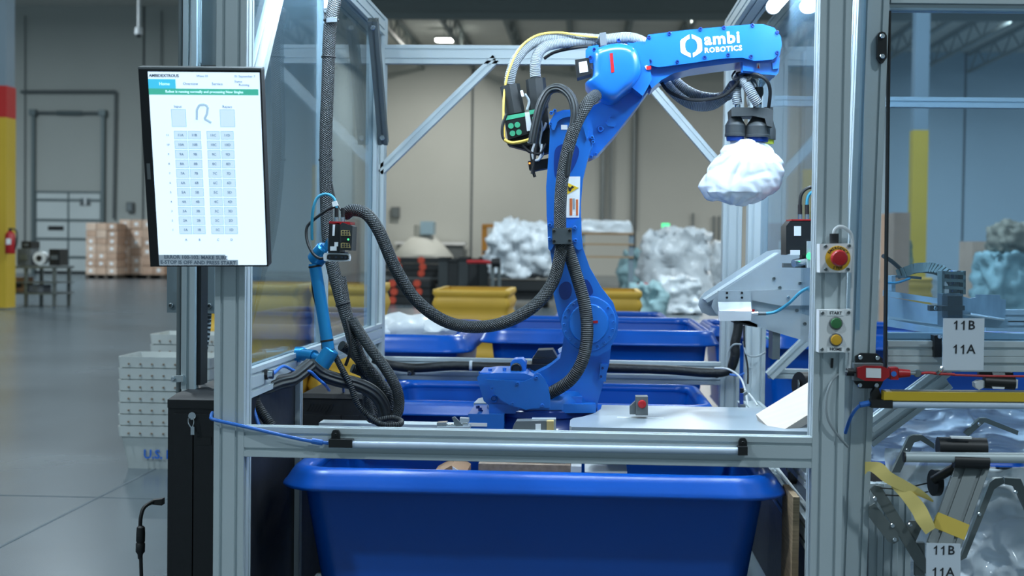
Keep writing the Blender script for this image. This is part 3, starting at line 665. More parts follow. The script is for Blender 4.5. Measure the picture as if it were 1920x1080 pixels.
# ================================================================ the robot cell frame
YF = 3.55
fx0, fx1 = U(400, 800, YF).x, U(458.3, 800, YF).x; XL = (fx0+fx1)/2
gx0, gx1 = U(1521.7, 850, YF).x, U(1582, 850, YF).x; XR = (gx0+gx1)/2
YB = 5.90
bl1 = U(722, 80, YB).x; XBL = bl1-.04
br0 = U(1361, 110, YB).x; XBR = br0+.04
ZT = U(725, 31, YB).z
fr = thing('robot_cell_frame', 'slotted aluminium frame enclosing the blue robot', 'machine frame', (0, 4.7, 0))
X_, Y_, Z_ = V((1, 0, 0)), V((0, 1, 0)), V((0, 0, 1))
def rail(name, p0, p1, wv, nw, nh, parent=fr, m=ALU, **k): return B().extr(p0, p1, wv, nw, nh, **k).o(name, m, parent, sharp=.3)
rail('post', (XL, YF+.04, 0), (XL, YF+.04, ZT+.12), X_, 2, 2)
rail('post', (XR, YF+.04, 0), (XR, YF+.04, ZT+.12), X_, 2, 2)
rail('post', (XBL, YB+.04, 0), (XBL, YB+.04, ZT), X_, 2, 2)
rail('post', (XBR, YB+.04, 0), (XBR, YB+.04, ZT), X_, 2, 2)
zb = U(458, 799, YF).z
ZBT = zb                                             # top of the front beam
rail('front_beam', (XL+.04, YF+.02, zb-.04), (XR-.04, YF+.02, zb-.04), Z_, 2, 1)
zbb = U(900, 84.5, YB).z-.04
rail('back_beam', (XBL+.04, YB+.02, zbb), (XBR-.04, YB+.02, zbb), Z_, 2, 1)
# top side beams and front-left brace
rail('top_beam', (XL, YF+.08, ZT-.04), (XBL, YB, ZT-.04), X_, 2, 2)
rail('top_beam', (XR, YF+.08, ZT-.04), (XBR, YB, ZT-.04), X_, 2, 2)
# left side wall: bottom rail, posts, clear panel, black lower panel
zl = (U(473, 683, YF+.09).z+U(697, 610, YB-.02).z)/2
def sx(y): return XL+.02+(XBL-XL)*(y-YF)/(YB-YF)       # x of the side wall at depth y
rail('side_rail', (sx(YF+.08), YF+.08, zl-.04), (sx(YB), YB, zl-.04), X_, 1, 2)
rail('side_post', (sx(4.66), 4.66, zl), (sx(4.66), 4.66, ZT-.08), X_, 1, 1)
rail('side_post', (sx(5.72), 5.72, zl), (sx(5.72), 5.72, ZT-.08), X_, 1, 1)
rail('lower_side_post', (sx(4.26), 4.26, 0), (sx(4.26), 4.26, zl-.08), X_, 1, 1)
for (y0, y1) in ((YF+.085, 4.645), (4.675, 5.705)):
    B().loft([[V((sx(y)+o, y, z)) for y, z in ((y0, zl-.01), (y1, zl-.01), (y1, ZT-.07), (y0, ZT-.07))] for o in (-.003, .003)]).o('clear_side_panel', POLYL, fr)
B().loft([[V((sx(y)+o, y, z)) for y, z in ((YF+.085, .05), (4.24, .05), (4.24, zl-.08), (YF+.085, zl-.08))] for o in (-.004, .004)]).o('black_panel_dark_fill', BLACKM, fr)
# bright brace near the front-left post (side plane, rising to the back)
p0 = U(483, 150, 3.68); p1 = U(523, -60, 3.99)
p0.x = sx(p0.y)+.01; p1.x = sx(p1.y)+.01
d = (p1-p0); rail('brace', p0-d*.25, p0+d*1.35, X_, 1, 1)
# dark brace at the rear of the left wall
p0 = U(689, 37, 5.42); p1 = U(712, 268, 5.72); p0.x = sx(5.42)+.045; p1.x = sx(5.72)+.045
br = rail('dark_brace', p0, p1, X_, 1, 1, m=ALU_D)
for q in (p0+(p1-p0)*.07, p0+(p1-p0)*.96): bolt(fr, q+V((0, -.021, 0)), .011, CHROME)
# back braces
def brace(xa, ya, xb, yb, Y): return rail('brace', U(xa, ya, Y), U(xb, yb, Y), V((0, 1, 0)), 1, 1)
brace(712, 322, 930, 110, YB+.02)
brace(1178, 112, 1372, 338, YB+.02)
# back lower rails
for py, n in ((672, 1), (697, 1)):
    a = U(715, py-2, YB); c = U(1372, py+7, YB); z = (a.z+c.z)/2
    rail('back_rail', (XBL+.04, YB+.02, z-.02), (XBR-.04, YB+.02, z-.02), Z_, 1, 1)
# second upright beside the back-right post, its foot rail and its brace
x2 = U(1420, 500, 5.7).x
rail('post', (x2, 5.74, 0), (x2, 5.74, U(1420, 60, 5.7).z), X_, 2, 2)
zf = U(1420, 752, 5.7).z
rail('foot_rail', (x2-.02, 4.9, zf-.02), (x2-.02, 5.7, zf-.02), X_, 2, 1)
rail('brace', U(1442, 705, 5.6), U(1528, 622, 5.6), V((0, 1, 0)), 1, 1)
rail('cross_tube', U(1440, 700, 5.8), U(1560, 702, 5.8), Z_, 1, 1)
# right side wall clear panel
def sxr(y): return XR+(XBR+.02-XR)*(y-YF)/(YB-YF)+.0
B().loft([[V((XR+.088+o, y, z)) for y, z in ((YF+.085, .95), (5.68, .95), (5.68, ZT-.07), (YF+.085, ZT-.07))] for o in (-.003, .003)]).o('clear_side_panel', POLY, fr)
# cross members carrying the robot, hidden under the table plate
for y in (4.17, 4.5): B().box((XL+.06, y-.04, .55), (XR-.06, y+.04, .576)).bevel(.003).o('cross_member', ALU, fr)
rail('lower_side_rail', (sx(3.7)-.05, 3.64, .53), (sx(5.5)-.05, 4.3, .53), Z_, 1, 1)
B().box((sx(4.9)-.004, 4.29, .05), (sx(4.9)+.004, 5.86, .52)).o('black_panel_dark_fill', BLACKM, fr)  # added sheet so the gap past the lower post stays dark
B().box((XR+.004, 3.64, .05), (XR+.012, 5.86, .36)).o('black_panel_dark_fill', BLACKM, fr)  # added black sheet standing in for the darkness beside the bin
rail('lower_side_rail', (XR-.0, 3.64, .53), (sxr(5.6), 5.6, .53), Z_, 1, 1)
# right side: plywood strip and slotted lower rail seen beside the bin
rail('lower_side_rail', (XR-.01, 3.66, .40), (sxr(4.8), 4.8, .40), Z_, 2, 1)
PLY = mat('plywood', (190, 178, 166), .65, 0, .05, 3., stretch=(1, 12, 1)); PLYE = mat('plywood_edge', (150, 128, 100), .75, 0, .25, 60., stretch=(.2, .2, 3))
B().box((XR-.062, 3.70, .20), (XR-.045, 3.9, .50)).o('plywood_stop', PLYE, fr)
# translucent strip tube and black clips on the front beam
LEDB = mat('frosted_strip', (186, 202, 220), .35, 0, .03, 20.)
st = thing('light_bar', 'frosted strip light clipped along the front beam with a blue lead', 'light bar', U(1000, 835, YF-.02))
a, c = U(618, 833, YF-.015), U(1395, 846, YF-.015)
B().tube([a, c], .0095, 12, 0).o('frosted_tube', LEDB, st)
B().sil([(616, 824), (660, 825), (660, 840), (616, 839)], YF-.03, YF-.001).bevel(.002).o('end_cap', BLACK, st)
for px, py in ((629, 815), (1393, 830)):
    cl = B().sil([(px-8, py+8), (px-8, py-2), (px-5, py-8), (px, py-9), (px+5, py-8), (px+8, py-2), (px+8, py+8)], YF-.012, YF-.0005).bevel(.0015).o('clip', BLACK, st)
    bolt(cl, U(px, py, YF-.012), .0045, BLACK)
B().sil([(1384, 838), (1402, 838), (1402, 854), (1384, 854)], YF-.03, YF-.001).bevel(.002).o('end_cap', BLACK, st)
B().tube([U(616, 831, YF-.018), U(596, 829, YF-.018), U(570, 825, YF-.018), U(520, 814, YF-.02), U(460, 800, YF-.012), U(402, 787, YF-.012), U(396, 781, YF+.01), U(398, 774, YF+.06)], .0045, 8).o('blue_lead', BCAB, st)
B().tube([U(605, 830, YF-.018), U(585, 827, YF-.018)], .0075, 8, 0).o('strain_relief', BCAB, st)
# LED tubes under the top side beams, plus an added one across
TUBE = mat('led_tube_glow', (214, 236, 255), .4, emit=TUBE_E)
def ledtube(p0, p1, lab):
    p0, p1 = V(p0), V(p1); t = thing('led_tube', lab, 'lamp', (p0+p1)/2, 'LED tubes in the cell')
    B().tube([p0, p1], .024, 14, 0).o('glowing_tube', TUBE, t)
    d = (p1-p0).normalized()
    for q, s in ((p0, -1), (p1, 1)): B().cyl(q, q+d*s*.02, .026, 14).o('end_cap', WHITEP, t)
    B().box((min(p0.x, p1.x)-.012, p0.y, p0.z+.024), (max(p0.x, p1.x)+.012, p1.y, p0.z+.04)).o('mount', ALU, t)
e = U(1449, 14, 4.98)
ledtube((e.x+.02, 3.70, e.z), (e.x, 4.96, e.z), 'glowing white LED tube under the right top beam')
ledtube((XL+.13, 3.70, ZT-.115), (XL+.14, 4.55, ZT-.115), 'glowing white LED tube under the left top beam, above the monitor')
ledtube((-.25, 3.80, ZT-.02), (.45, 3.801, ZT-.02), 'added unseen LED tube across the cell top, lighting the robot front')  # unseen tube added to light the camera side of the robot
# ================================================================ left: monitor, cabinet, service column
mon = thing('monitor', 'portrait touchscreen monitor mounted on the front-left post', 'monitor', U(395, 500, 3.48))
TL, TR, BL, BR = U(259, 128, 3.36), U(489.5, 130, 3.36), U(282, 500, 3.48), U(503.5, 499.5, 3.48)
mn = (TR-TL).cross(BL-TL).normalized()
if mn.y > 0: mn = -mn
def M_(u, v, wd=0.): return (TL*(1-u)*(1-v)+TR*u*(1-v)+BL*(1-u)*v+BR*u*v) + mn*wd
def mquad(u0, v0, u1, v1, w0, w1): return [[M_(u, v, k) for u, v in ((u0, v0), (u1, v0), (u1, v1), (u0, v1))] for k in (w0, w1)]
B().loft(mquad(0, 0, 1, 1, -.035, 0)).bevel(.003).o('housing', BLACK, mon)
B().loft(mquad(-.002, -.006, 1.002, .004, -.03, .001)).o('top_edge', GREYP, mon)
SCR = mat('screen_white', (214, 236, 255), .4, emit=1.0, spec=.2)
scr = B().loft(mquad(.078, .016, .986, .992, .0, .0012)).o('screen', SCR, mon)
def S_(u, v, wd=.002): return M_(.078+.908*u, .016+.976*v, wd)
def print_quads(qs, name, m, wd=.002):
    b = B()
    for u0, v0, u1, v1 in qs: b.loft([[S_(u, v, k) for u, v in ((u0, v0), (u1, v0), (u1, v1), (u0, v1))] for k in (wd-.0008, wd)])
    return b.o(name, m, scr)
SC = lambda n, c, e=.8: mat('screen_'+n, c, .5, emit=e, spec=.1)
print_quads([(0, .036, .245, .083)], 'tab', SC('cyan', (70, 190, 226)))
print_quads([(0, .083, .985, .114)], 'status_bar', SC('green', (70, 172, 150)))
print_quads([(.0, .944, .62, .972)], 'error_strip', SC('grey', (128, 146, 158), .62)); print_quads([(0.0, .972, .735, .999)], 'error_strip', SC('grey', (128, 146, 158), .62))
cells, lines = [], []
CU = (.204, .329, .500, .626)
for r in range(11):
    for c0 in CU: cells.append((c0+.002, .296+r*.0493, c0+.121, .296+r*.0493+.044))
print_quads(cells, 'grid_cells', SC('cell', (196, 222, 240)))
def outline(u0, v0, u1, v1, t=.004): return [(u0, v0, u1, v0+t*.6), (u0, v1-t*.6, u1, v1), (u0, v0, u0+t, v1), (u1-t, v0, u1, v1)]
ln = []
for q in cells: ln += outline(*q)
print_quads(ln, 'grid_lines', SC('line', (150, 186, 214)), .0022)
bx_ = [(.19, .186, .325, .276), (.63, .186, .765, .276)]
for q_ in bx_:
    print_quads([q_], 'input_box', SC('box', (200, 224, 240)))
print_quads(sum([outline(*q) for q in bx_], []), 'box_lines', SC('line', (150, 186, 214)), .0022)
rt, upv = (TR-TL).normalized(), (TL-BL).normalized()
def st_(s, u, v, size, bold=0.): return (s, size, frame3(S_(u, v, .0026), rt, upv), bold)
T = []
for r in range(11):
    n = 11-r; v = .296+r*.0493+.022
    for c0, chh in zip(CU, 'ABCD'): T.append(st_('%d%s' % (n, chh), c0+.061, v, .009))
    T.append(st_(str(n), .147, v, .0075))
for c0, chh in zip(CU, 'ABCD'): T.append(st_(chh, c0+.061, .864, .0085))
T += [st_('Input', .255, .173, .0095), st_('Reject', .70, .173, .0095), st_('Overview', .38, .058, .0095), st_('Service', .62, .058, .0095), st_('Status', .81, .045, .008), st_('Running', .86, .062, .008), st_('Wave 01', .49, .019, .008), st_('01 September 7', .87, .019, .008)]
tag(letters(T, 'screen_text', SC('text', (92, 122, 152), .5), scr), kind='stuff')
hm = SC('dark', (74, 92, 108), .35)
for h_ in (st_('AMBIDEXTROUS', .145, .019, .0100, .0003), st_('ERROR 100-102: MAKE SURE', .345, .958, .0132, .0002), st_('E-STOP IS OFF AND PRESS START', .365, .986, .0132, .0002)): letters([h_], 'screen_heading', hm, scr)
letters([st_('Home', .145, .06, .0105), st_('Robot is running normally and processing New Singles', .5, .0985, .0088)], 'screen_white_text', SC('white', (236, 248, 255), 1.), scr)
pk = [(.42, .24), (.425, .19), (.45, .165), (.50, .163), (.525, .175), (.515, .21), (.49, .235), (.55, .255)]
b = B()
for (a0, b0), (a1, b1) in zip(pk, pk[1:]): b.tube([S_(a0, b0, .002), S_(a1, b1, .002)], .0035, 6, 0)
b.o('robot_drawing', SC('line2', (160, 188, 210)), scr)
B().loft(mquad(.022, .47, .05, .55, 0, .0015)).o('maker_badge', GREYP, mon)
B().sil([(395, 300), (440, 300), (440, 380), (395, 380)], 3.47, 3.55).o('mount_arm', BLACK, mon)
# black floor cabinet
cx0, cx1 = U(315, 760, 3.74).x, XL-.015
zc = U(340, 741, 3.74).z
cb = thing('black_cabinet', 'tall black steel cabinet with a key lock beside the front-left post', 'cabinet', ((cx0+cx1)/2, 4.0, 0))
B().box((cx0, 3.74, .02), (cx1, 4.45, zc-.035)).bevel(.004).o('body', BLACKM, cb)
B().loft([[V((x, y, zc-.035)) for x, y in ((cx0, 3.735), (cx1, 3.735), (cx1, 4.455), (cx0, 4.455))], [V((x, y, zc-.012)) for x, y in ((cx0, 3.735), (cx1, 3.735), (cx1, 4.455), (cx0, 4.455))], [V((x, y, zc+.004)) for x, y in ((cx0+.02, 3.76), (cx1, 3.76), (cx1, 4.43), (cx0+.02, 4.43))]]).o('lid', BLACKM, cb)
q0 = U(361, 757, 3.73).x; dp = B().box((cx0+.018, 3.731, .06), (q0, 3.74, zc-.05)).bevel(.002).o('door', BLACKM, cb)
d2 = B().box((q0+.004, 3.731, .06), (cx1-.004, 3.74, zc-.05)).bevel(.002).o('door', BLACKM, cb)
q = U(360, 780, 3.725); B().cyl(q, q+V((0, .012, 0)), .0105, 16).o('lock', CHROME, dp)
B().tube([q+V((-.008, -.006, -.006)), q+V((-.006, -.01, -.02)), q+V((.002, -.01, -.03)), q+V((.008, -.01, -.018)), q+V((.006, -.006, -.006))], .0018, 6).o('key_ring', CHROME, dp)
B().box((q.x, q.y-.012, q.z-.05), (q.x+.01, q.y-.009, q.z-.028)).o('key', CHROME, dp)
B().sil([(368, 820), (396, 820), (396, 834), (368, 834)], 3.729, 3.733).o('handle_recess', BLACK, d2)
for k in range(5): x = U(378+5*k, 735, 3.76).x; B().cyl((x, 3.80, zc+.0), (x+.012, 3.86, zc+.006), .002, 6).o('vent_slot', BLACK, cb)
# service column on the cabinet: extrusion, black pole, conduit, steel boxes
sc = thing('service_column', 'upright of extrusion and black pole standing on the black cabinet', 'column', U(352, 730, 3.86))
def vbar(xa, xb, yt, yb, Y, Y1, name, m, parent=sc):
    a, c = U(xa, yb, Y), U(xb, yb, Y); zt = U((xa+xb)/2, yt, Y).z
    return B().box((a.x, Y, a.z), (c.x, Y1, zt)).bevel(.0015).o(name, m, parent)
a, c = U(341, 715, 3.86), U(363, 715, 3.86); xm = (a.x+c.x)/2
zb0 = zc+.004
B().extr((xm, 3.88, zb0), (xm, 3.88, 2.3), X_, 1, 1).o('extrusion', ALU, sc, sharp=.3)
vbar(363, 376, 480, 722, 3.88, 3.95, 'black_pole', BLACK)
q = U(334, 600, 3.86); cd = B().cyl((q.x, 3.87, zb0-.06), (q.x, 3.87, 2.3), .0075, 12).o('conduit', ALU_D, sc)
B().sil([(321, 705), (343, 704), (343, 716), (321, 717)], 3.85, 3.86).bevel(.001).o('conduit_strap', ALU, sc); bolt(sc, U(325, 710, 3.85), .006, CHROME)
vbar(372, 405, -80, 122, 3.9, 3.97, 'cable_duct', ALU_D); vbar(372, 376, -80, 118, 3.89, 3.9, 'duct_edge', ALU)
vbar(405, 409, -80, 120, 3.9, 3.97, 'black_seal', BLACK)
for k in range(4): B().tube([U(376+6*k, 118, 3.93), U(378+6*k, 125, 3.93), U(380+6*k, 140, 3.93)], .003, 6).o('wire', RUB, sc)
B().tube([U(362, -60, 3.87), U(361, 60, 3.87), U(359, 130, 3.87), U(359, 200, 3.87)], .009, 10).o('steel_tube', CHROME, sc)
eb = thing('electrical_box', 'grey sheet-steel electrical box behind the monitor stand', 'electrical box', U(358, 586, 4.0))
B().sil([(313, 300), (402, 300), (402, 588), (313, 586)], 4.0, 4.14).bevel(.004).o('body', mat('grey_box_paint', (126, 140, 146), .45, .2), eb)
for px, py in ((321, 573), (393, 574)): bolt(eb, U(px, py, 4.0), .008, ALU_D)
B().sil([(374, 568), (378, 561), (384, 561), (387, 568), (384, 575), (378, 575)], 3.997, 4.0).o('knockout', ALU_D, eb)
B().tube([U(390, 588, 4.05), U(388, 620, 4.05), U(382, 660, 4.04), U(376, 700, 4.03), U(375, 735, 4.03)], .0105, 12).o('flex_conduit', FLEX, label='ribbed steel flex conduit dropping from the grey electrical box', cat='conduit')
# outlet and power cord on the cabinet's side
ob = thing('outlet_box', 'small grey outlet box on the side of the black cabinet', 'outlet', U(307, 958, 3.95))
B().box((cx0-.028, 3.9, U(307, 958, 3.95).z), (cx0, 4.0, U(307, 908, 3.95).z)).bevel(.003).o('housing', WHITEP, ob)
B().box((cx0-.032, 3.89, U(307, 960, 3.95).z), (cx0-.028, 4.01, U(307, 906, 3.95).z)).o('face_plate', GREYP, ob)
pc = thing('power_cord', 'black power cord with an inline connector hanging to the floor', 'cord', onfloor(266, 1180))
B().tube([U(300, 941, 3.9), U(285, 942, 3.88), U(270, 952, 3.86), U(264, 970, 3.85), U(263, 990, 3.85)], .0055, 8).o('cord', RUB, pc)
B().sil([(282, 939), (303, 936), (303, 948), (283, 946)], 3.88, 3.91).bevel(.003).o('plug', RUB, pc)
q = U(263.5, 1015, 3.85)
B().lathe([(.006, .045), (.0115, .04), (.0125, .02), (.0125, 0), (.0105, -.003), (.013, -.006), (.013, -.03), (.008, -.036), (.006, -.05)], q, (.02, 0, 1), 14).o('connector', RUB, pc)
B().tube([U(264, 1040, 3.85), U(265, 1080, 3.85), U(268, 1130, 3.86), U(276, 1200, 3.9), onfloor(300, 1236)+V((0, 0, .006))], .0055, 8).o('cord', RUB, pc)
# black controller box inside the cell, with slanted vents
ct = thing('controller_box', 'black vented controller box under the hoses inside the cell', 'controller', U(628, 795, 4.82))
a, c = U(568, 742, 4.8), U(690, 742, 4.8); zt = U(600, 738, 4.8).z
B().box((a.x, 4.8, .02), (c.x, 5.28, zt-.015)).bevel(.004).o('body', BLACKM, ct)
B().loft([[V((x, y, zt-.016)) for x, y in ((a.x-.003, 4.795), (c.x+.003, 4.795), (c.x+.003, 5.285), (a.x-.003, 5.285))], [V((x, y, zt)) for x, y in ((a.x, 4.8), (c.x, 4.8), (c.x, 5.28), (a.x, 5.28))]]).o('lid', BLACKM, ct)
for k in range(8):
    x = a.x+.012+k*.0115; B().prism([V((x, 4.7975, zt-.062)), V((x+.004, 4.7975, zt-.062)), V((x+.017, 4.7975, zt-.038)), V((x+.013, 4.7975, zt-.038))], (0, .002, 0)).o('vent_slot', BLACK, ct)
B().box((a.x+.004, 4.794, .08), ((a.x+c.x)/2+.02, 4.8, zt-.075)).bevel(.002).o('door', BLACKM, ct); B().box(((a.x+c.x)/2+.024, 4.794, .08), (c.x-.03, 4.8, zt-.075)).bevel(.002).o('door', BLACKM, ct)
# ================================================================ table plate in the cell
YC = 4.30
zp = U(1200, 803, 3.80).z
tb = thing('table_plate', 'grey worktop plate in front of the robot base', 'table plate', U(1290, 800, 4.1))
pts = [(1072, 3.80), (1560, 3.80), (1560, 4.36), (1128, 4.36), (1126, 4.24), (1112, 4.12), (1092, 4.04), (1074, 4.00), (1069, 3.95), (1068, 3.83)]
P = [V((U(px, 790, Y).x, Y, zp)) for px, Y in pts]
PLATE = mat('brushed_plate', (158, 170, 178), .34, .35, .05, 2., stretch=(.3, 6, 6))
B().prism(P, (0, 0, -.016)).bevel(.004, 3).o('plate', PLATE, tb)
for x in (1120, 1480): q = U(x, 800, 4.08); B().box((q.x-.02, 4.04, .575), (q.x+.02, 4.10, zp-.015)).o('support_block', ALU, tb)
a, c = U(1158, 772, 4.0), U(1246, 780, 4.0)
B().box((a.x, 4.03, zp), (c.x, 4.05, zp+.0004)).o('inlay_strip', mat('pale_tape', (206, 214, 218), .4), tb)
# left corner of a similar plate behind the base
B().prism([V((U(px, 760, Y).x, Y, zp-.004)) for px, Y in ((888, 4.38), (897, 4.52), (912, 4.58), (930, 4.58), (930, 4.38))], (0, 0, -.012)).bevel(.003).o('rear_plate', PLATE, tb)
B().box((U(890, 760, 4.4).x, 4.4, .575), (U(930, 760, 4.4).x, 4.5, zp-.015)).o('support_block', ALU, tb)
# grey button box on the plate
bb = thing('button_box', 'small grey box with a red push button on the worktop', 'push button', U(1200, 778, 4.02))
B().sil([(1192, 744), (1215, 744), (1215, 779), (1192, 779)], 4.02, 4.07).bevel(.003).o('housing', GREYP, bb)
B().sil([(1181, 762), (1191, 753), (1191, 777), (1181, 777)], 4.03, 4.06).bevel(.002).o('side_bracket', GREYP, bb)
q = U(1204, 758, 4.015); B().lathe([(.012, .012), (.012, 0), (.010, -.003), (.002, -.004)], q, (0, 1, 0), 18).o('red_button', RED, bb)
# ================================================================ robot
rb = thing('industrial_robot', 'blue six-axis robot arm with a white logo on its forearm', 'robot', U(1016, 800, YC))
f0 = YC-.165
def RS(name, pix, Y0, Y1, bev=.008, sm=0, m=BLUE, seg=3, parent=rb): return B().sil(pix, Y0, Y1, sm).bevel(bev, seg).o(name, m, parent, sharp=.9)
cb_ = U(1016, 790, YC); R0 = .168
bx = cb_.x; zring = U(1016, 768, YC-.16).z
B().lathe([(.185, .578-zring), (.185, -.075), (.168, -.06), (.165, -.03), (.172, -.026), (.172, -.008), (.168, -.004), (.168, .002)], (bx, YC, zring), (0, 0, 1), 40).o('base_ring', BLUE_D, rb)
B().box((bx-.19, YC-.19, .576), (bx+.19, YC+.19, .596)).bevel(.004).o('mounting_flange', BLUE_D, rb)
a, c = U(878, 776, 4.12), U(926, 801, 4.12)
blk = B().box((a.x, 4.12, .577), (c.x+.03, 4.40, a.z)).bevel(.006, 2).o('connector_block', BLUE, rb)
q0, q1 = U(879, 793, 4.115), U(913, 800, 4.115); B().box((q0.x, 4.117, q1.z), (q1.x, 4.121, q0.z)).o('name_plate', WHITE, blk)
for px, py in ((887, 776), (900, 768), (896, 764), (902, 772)): bolt(blk, U(px, py, 4.2), .006, BLUE_D, (0, 0, 1))
# swivel body
RS('swivel_body', [(1006, 700), (1030, 688), (1050, 672), (1056, 640), (1060, 600), (1140, 600), (1146, 650), (1142, 684), (1129, 726), (1121, 755), (1118, 770), (985, 772), (960, 768), (958, 735), (985, 712)], YC-.10, YC+.16, .014)
RS('swivel_foot', [(917, 758), (1117, 758), (1117, 774), (917, 776)], YC-.155, YC+.155, .006)
B().lathe([(.17, zring*0), (.17, .02), (.15, .05)], (bx, YC, zring), (0, 0, 1), 40).o('swivel_ring', BLUE, rb)
RS('swivel_lug', [(1062, 744), (1092, 744), (1090, 764), (1060, 764)], YC-.13, YC-.06, .006)
RS('swivel_pad', [(1126, 682), (1139, 684), (1136, 716), (1123, 714)], YC-.125, YC-.09, .004)
for px, py in ((1130, 690), (1127, 706)): bolt(rb, U(px, py, YC-.125), .004, BLUE_D)
hs = RS('motor_housing', [(894, 708), (899, 702), (930, 699), (984, 700), (1000, 706), (1004, 720), (1000, 758), (940, 762), (917, 760), (907, 752)], YC-.145, YC+.10, .008)
B().box((U(899, 704, YC-.14).x, YC-.13, U(930, 704, YC-.14).z-.002), (U(990, 704, YC-.14).x, YC+.06, U(930, 702, YC-.14).z+.004)).bevel(.002).o('housing_lid', BLUE, hs)
cp = RS('cover_plate', [(909, 711), (950, 714), (984, 715), (997, 709), (1006, 700), (1012, 701), (1020, 710), (1028, 725), (1032, 746), (1031, 765), (995, 766), (986, 769), (978, 765), (957, 761), (943, 752), (926, 738)], f0-.01, f0+.004, .002, m=BLUE, seg=2)
for px, py in ((923, 728), (971, 719), (1006, 708), (961, 757), (1017, 760)): bolt(cp, U(px, py, f0-.01), .0055, BLUE)
B().lathe([(.012, .004), (.012, -.006), (.008, -.008), (.006, -.002)], U(926, 747, YC-.15), (0, 1, 0), 16).o('eye_plug', BLUE, hs)
for px, py in ((901, 702), (919, 697), (930, 706), (938, 707), (964, 708), (972, 706), (985, 707), (946, 695)): bolt(hs, U(px, py, YC-.06)+V((0, 0, .004)), .006, BLUE, (0, 0, 1))
bolt(hs, U(914, 702, YC-.08), .008, BLACK, (0, 0, 1), 'vent_plug')
ms = RS('motor_cube', [(957, 680), (963, 674), (979, 673), (986, 680), (986, 702), (957, 702)], YC-.06, YC+.02, .004)
q = U(968, 691, YC-.065); B().lathe([(.017, .01), (.017, -.006), (.014, -.008), (.012, -.002), (.002, -.002)], q, (0, 1, 0), 22).o('round_port', BLACK, ms)
mt = B().sil([(999, 672), (1008, 657), (1036, 656), (1045, 671)], YC+.06, YC+.16).bevel(.004).o('motor_cap', mat('dark_motor', (40, 44, 46), .35, 0, .1, 20.), rb)
B().sil([(998, 672), (1046, 671), (1046, 683), (998, 684)], YC+.05, YC+.17).bevel(.003).o('motor_body', BLACK, rb)
B().sil([(986, 683), (1030, 684), (1030, 703), (986, 702)], YC+.03, YC+.16).bevel(.003).o('motor_base', BLACK, rb)
B().tube([U(1040, 676, YC+.1), U(1052, 668, YC+.1), U(1060, 660, YC+.12)], .006, 8).o('motor_cable', RUB, rb)
B().sil([(1046, 655), (1056, 649), (1057, 658), (1048, 662)], YC+.09, YC+.10).o('cable_tag', WHITE, rb)
# lower arm
LA = [(1031, 228), (1040, 212), (1056, 206), (1088, 205), (1104, 218), (1112, 242), (1112, 268), (1102, 298), (1093, 335), (1089, 380), (1089, 425), (1093, 465), (1106, 502), (1128, 540), (1150, 568), (1160, 598), (1157, 628), (1143, 655), (1120, 668), (1095, 666), (1070, 652), (1056, 626), (1045, 585), (1038, 553), (1037, 510), (1031, 465), (1025, 405), (1024, 350), (1028, 298), (1031, 255)]
la = RS('lower_arm', LA, f0, YC-.035, .014, 0)
# raised ribs leave a pocket: rear strap of the arm
jd = U(1104, 606, f0)
jn = B().lathe([(.082, .02), (.082, -.006), (.079, -.010), (.066, -.011)], jd, (0, 1, 0), 40).o('joint_flange', BLUE, rb)
dc = B().lathe([(.060, 0), (.060, -.018), (.056, -.024), (.02, -.026), (.001, -.026)], jd, (0, 1, 0), 36).o('joint_cover', BLUE, rb)
for k in range(20):
    an = math.radians(18*k+4)
    if k in (3, 4, 5, 6): continue
    bolt(jn, jd+V((.073*math.cos(an), -.009, .073*math.sin(an))), .0048, BLUE)
q0 = U(1113, 604, f0-.027); B().sil([(1105, 602), (1121, 601), (1121, 606), (1105, 607)], f0-.0275, f0-.025).o('red_label', RED, dc)
# arm pocket hollows: their shade painted as flat dark blue patches
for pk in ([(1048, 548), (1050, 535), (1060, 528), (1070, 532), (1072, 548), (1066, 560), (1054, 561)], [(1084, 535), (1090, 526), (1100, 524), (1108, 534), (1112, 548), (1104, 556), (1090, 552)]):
    B().sil(pk, f0-.0012, f0+.004, 3).o('pocket_shade_patch', BLUE_D, la)
B().sil([(1039, 290), (1046, 274), (1066, 268), (1080, 272), (1086, 284), (1080, 306), (1068, 326), (1052, 334), (1040, 330)], f0-.0012, f0+.004, 3).o('pocket_shade_patch', BLUE_D, la)
RS('arm_cap_ridge', [(1034, 240), (1037, 226), (1046, 216), (1062, 210), (1086, 210), (1098, 222), (1104, 244), (1100, 262), (1096, 246), (1088, 228), (1078, 219), (1060, 220), (1046, 228), (1040, 244)], f0-.010, f0+.004, .004, 2, parent=la)
B().sil([(1052, 234), (1064, 234), (1064, 243), (1052, 243)], f0-.0015, f0+.001).o('white_label', WHITE, la)
for px, py in ((1034, 212), (1040, 208), (1110, 258), (1112, 266), (1033, 232)): bolt(la, U(px, py, f0), .006, BLUE)
# warning sticker
sk = B().sil([(1061, 331), (1088, 331), (1086, 408), (1060, 408)], f0-.0015, f0+.001).o('warning_sticker', WHITE, la)
B().sil([(1060, 341), (1085, 352), (1061, 366)], f0-.0025, f0-.001).o('warning_triangle', mat('warning_yellow', (236, 196, 40), .5), sk)
B().sil([(1065, 349), (1069, 352), (1073, 348), (1077, 351), (1072, 354), (1070, 359), (1066, 358)], f0-.0033, f0-.002).o('warning_symbol', TXT, sk)
for a_ in ((1068, 372, 1073, 404), (1080, 374, 1084, 404)): B().sil([(a_[0], a_[1]), (a_[2], a_[1]), (a_[2], a_[3]), (a_[0], a_[3])], f0-.0025, f0-.001).o('orange_stripe', mat('orange_print', (206, 110, 60), .6), sk)
B().sil([(1074, 372), (1078, 372), (1078, 392), (1074, 392)], f0-.0025, f0-.001).o('grey_text_block', mat('grey_print', (150, 160, 170), .6), sk)
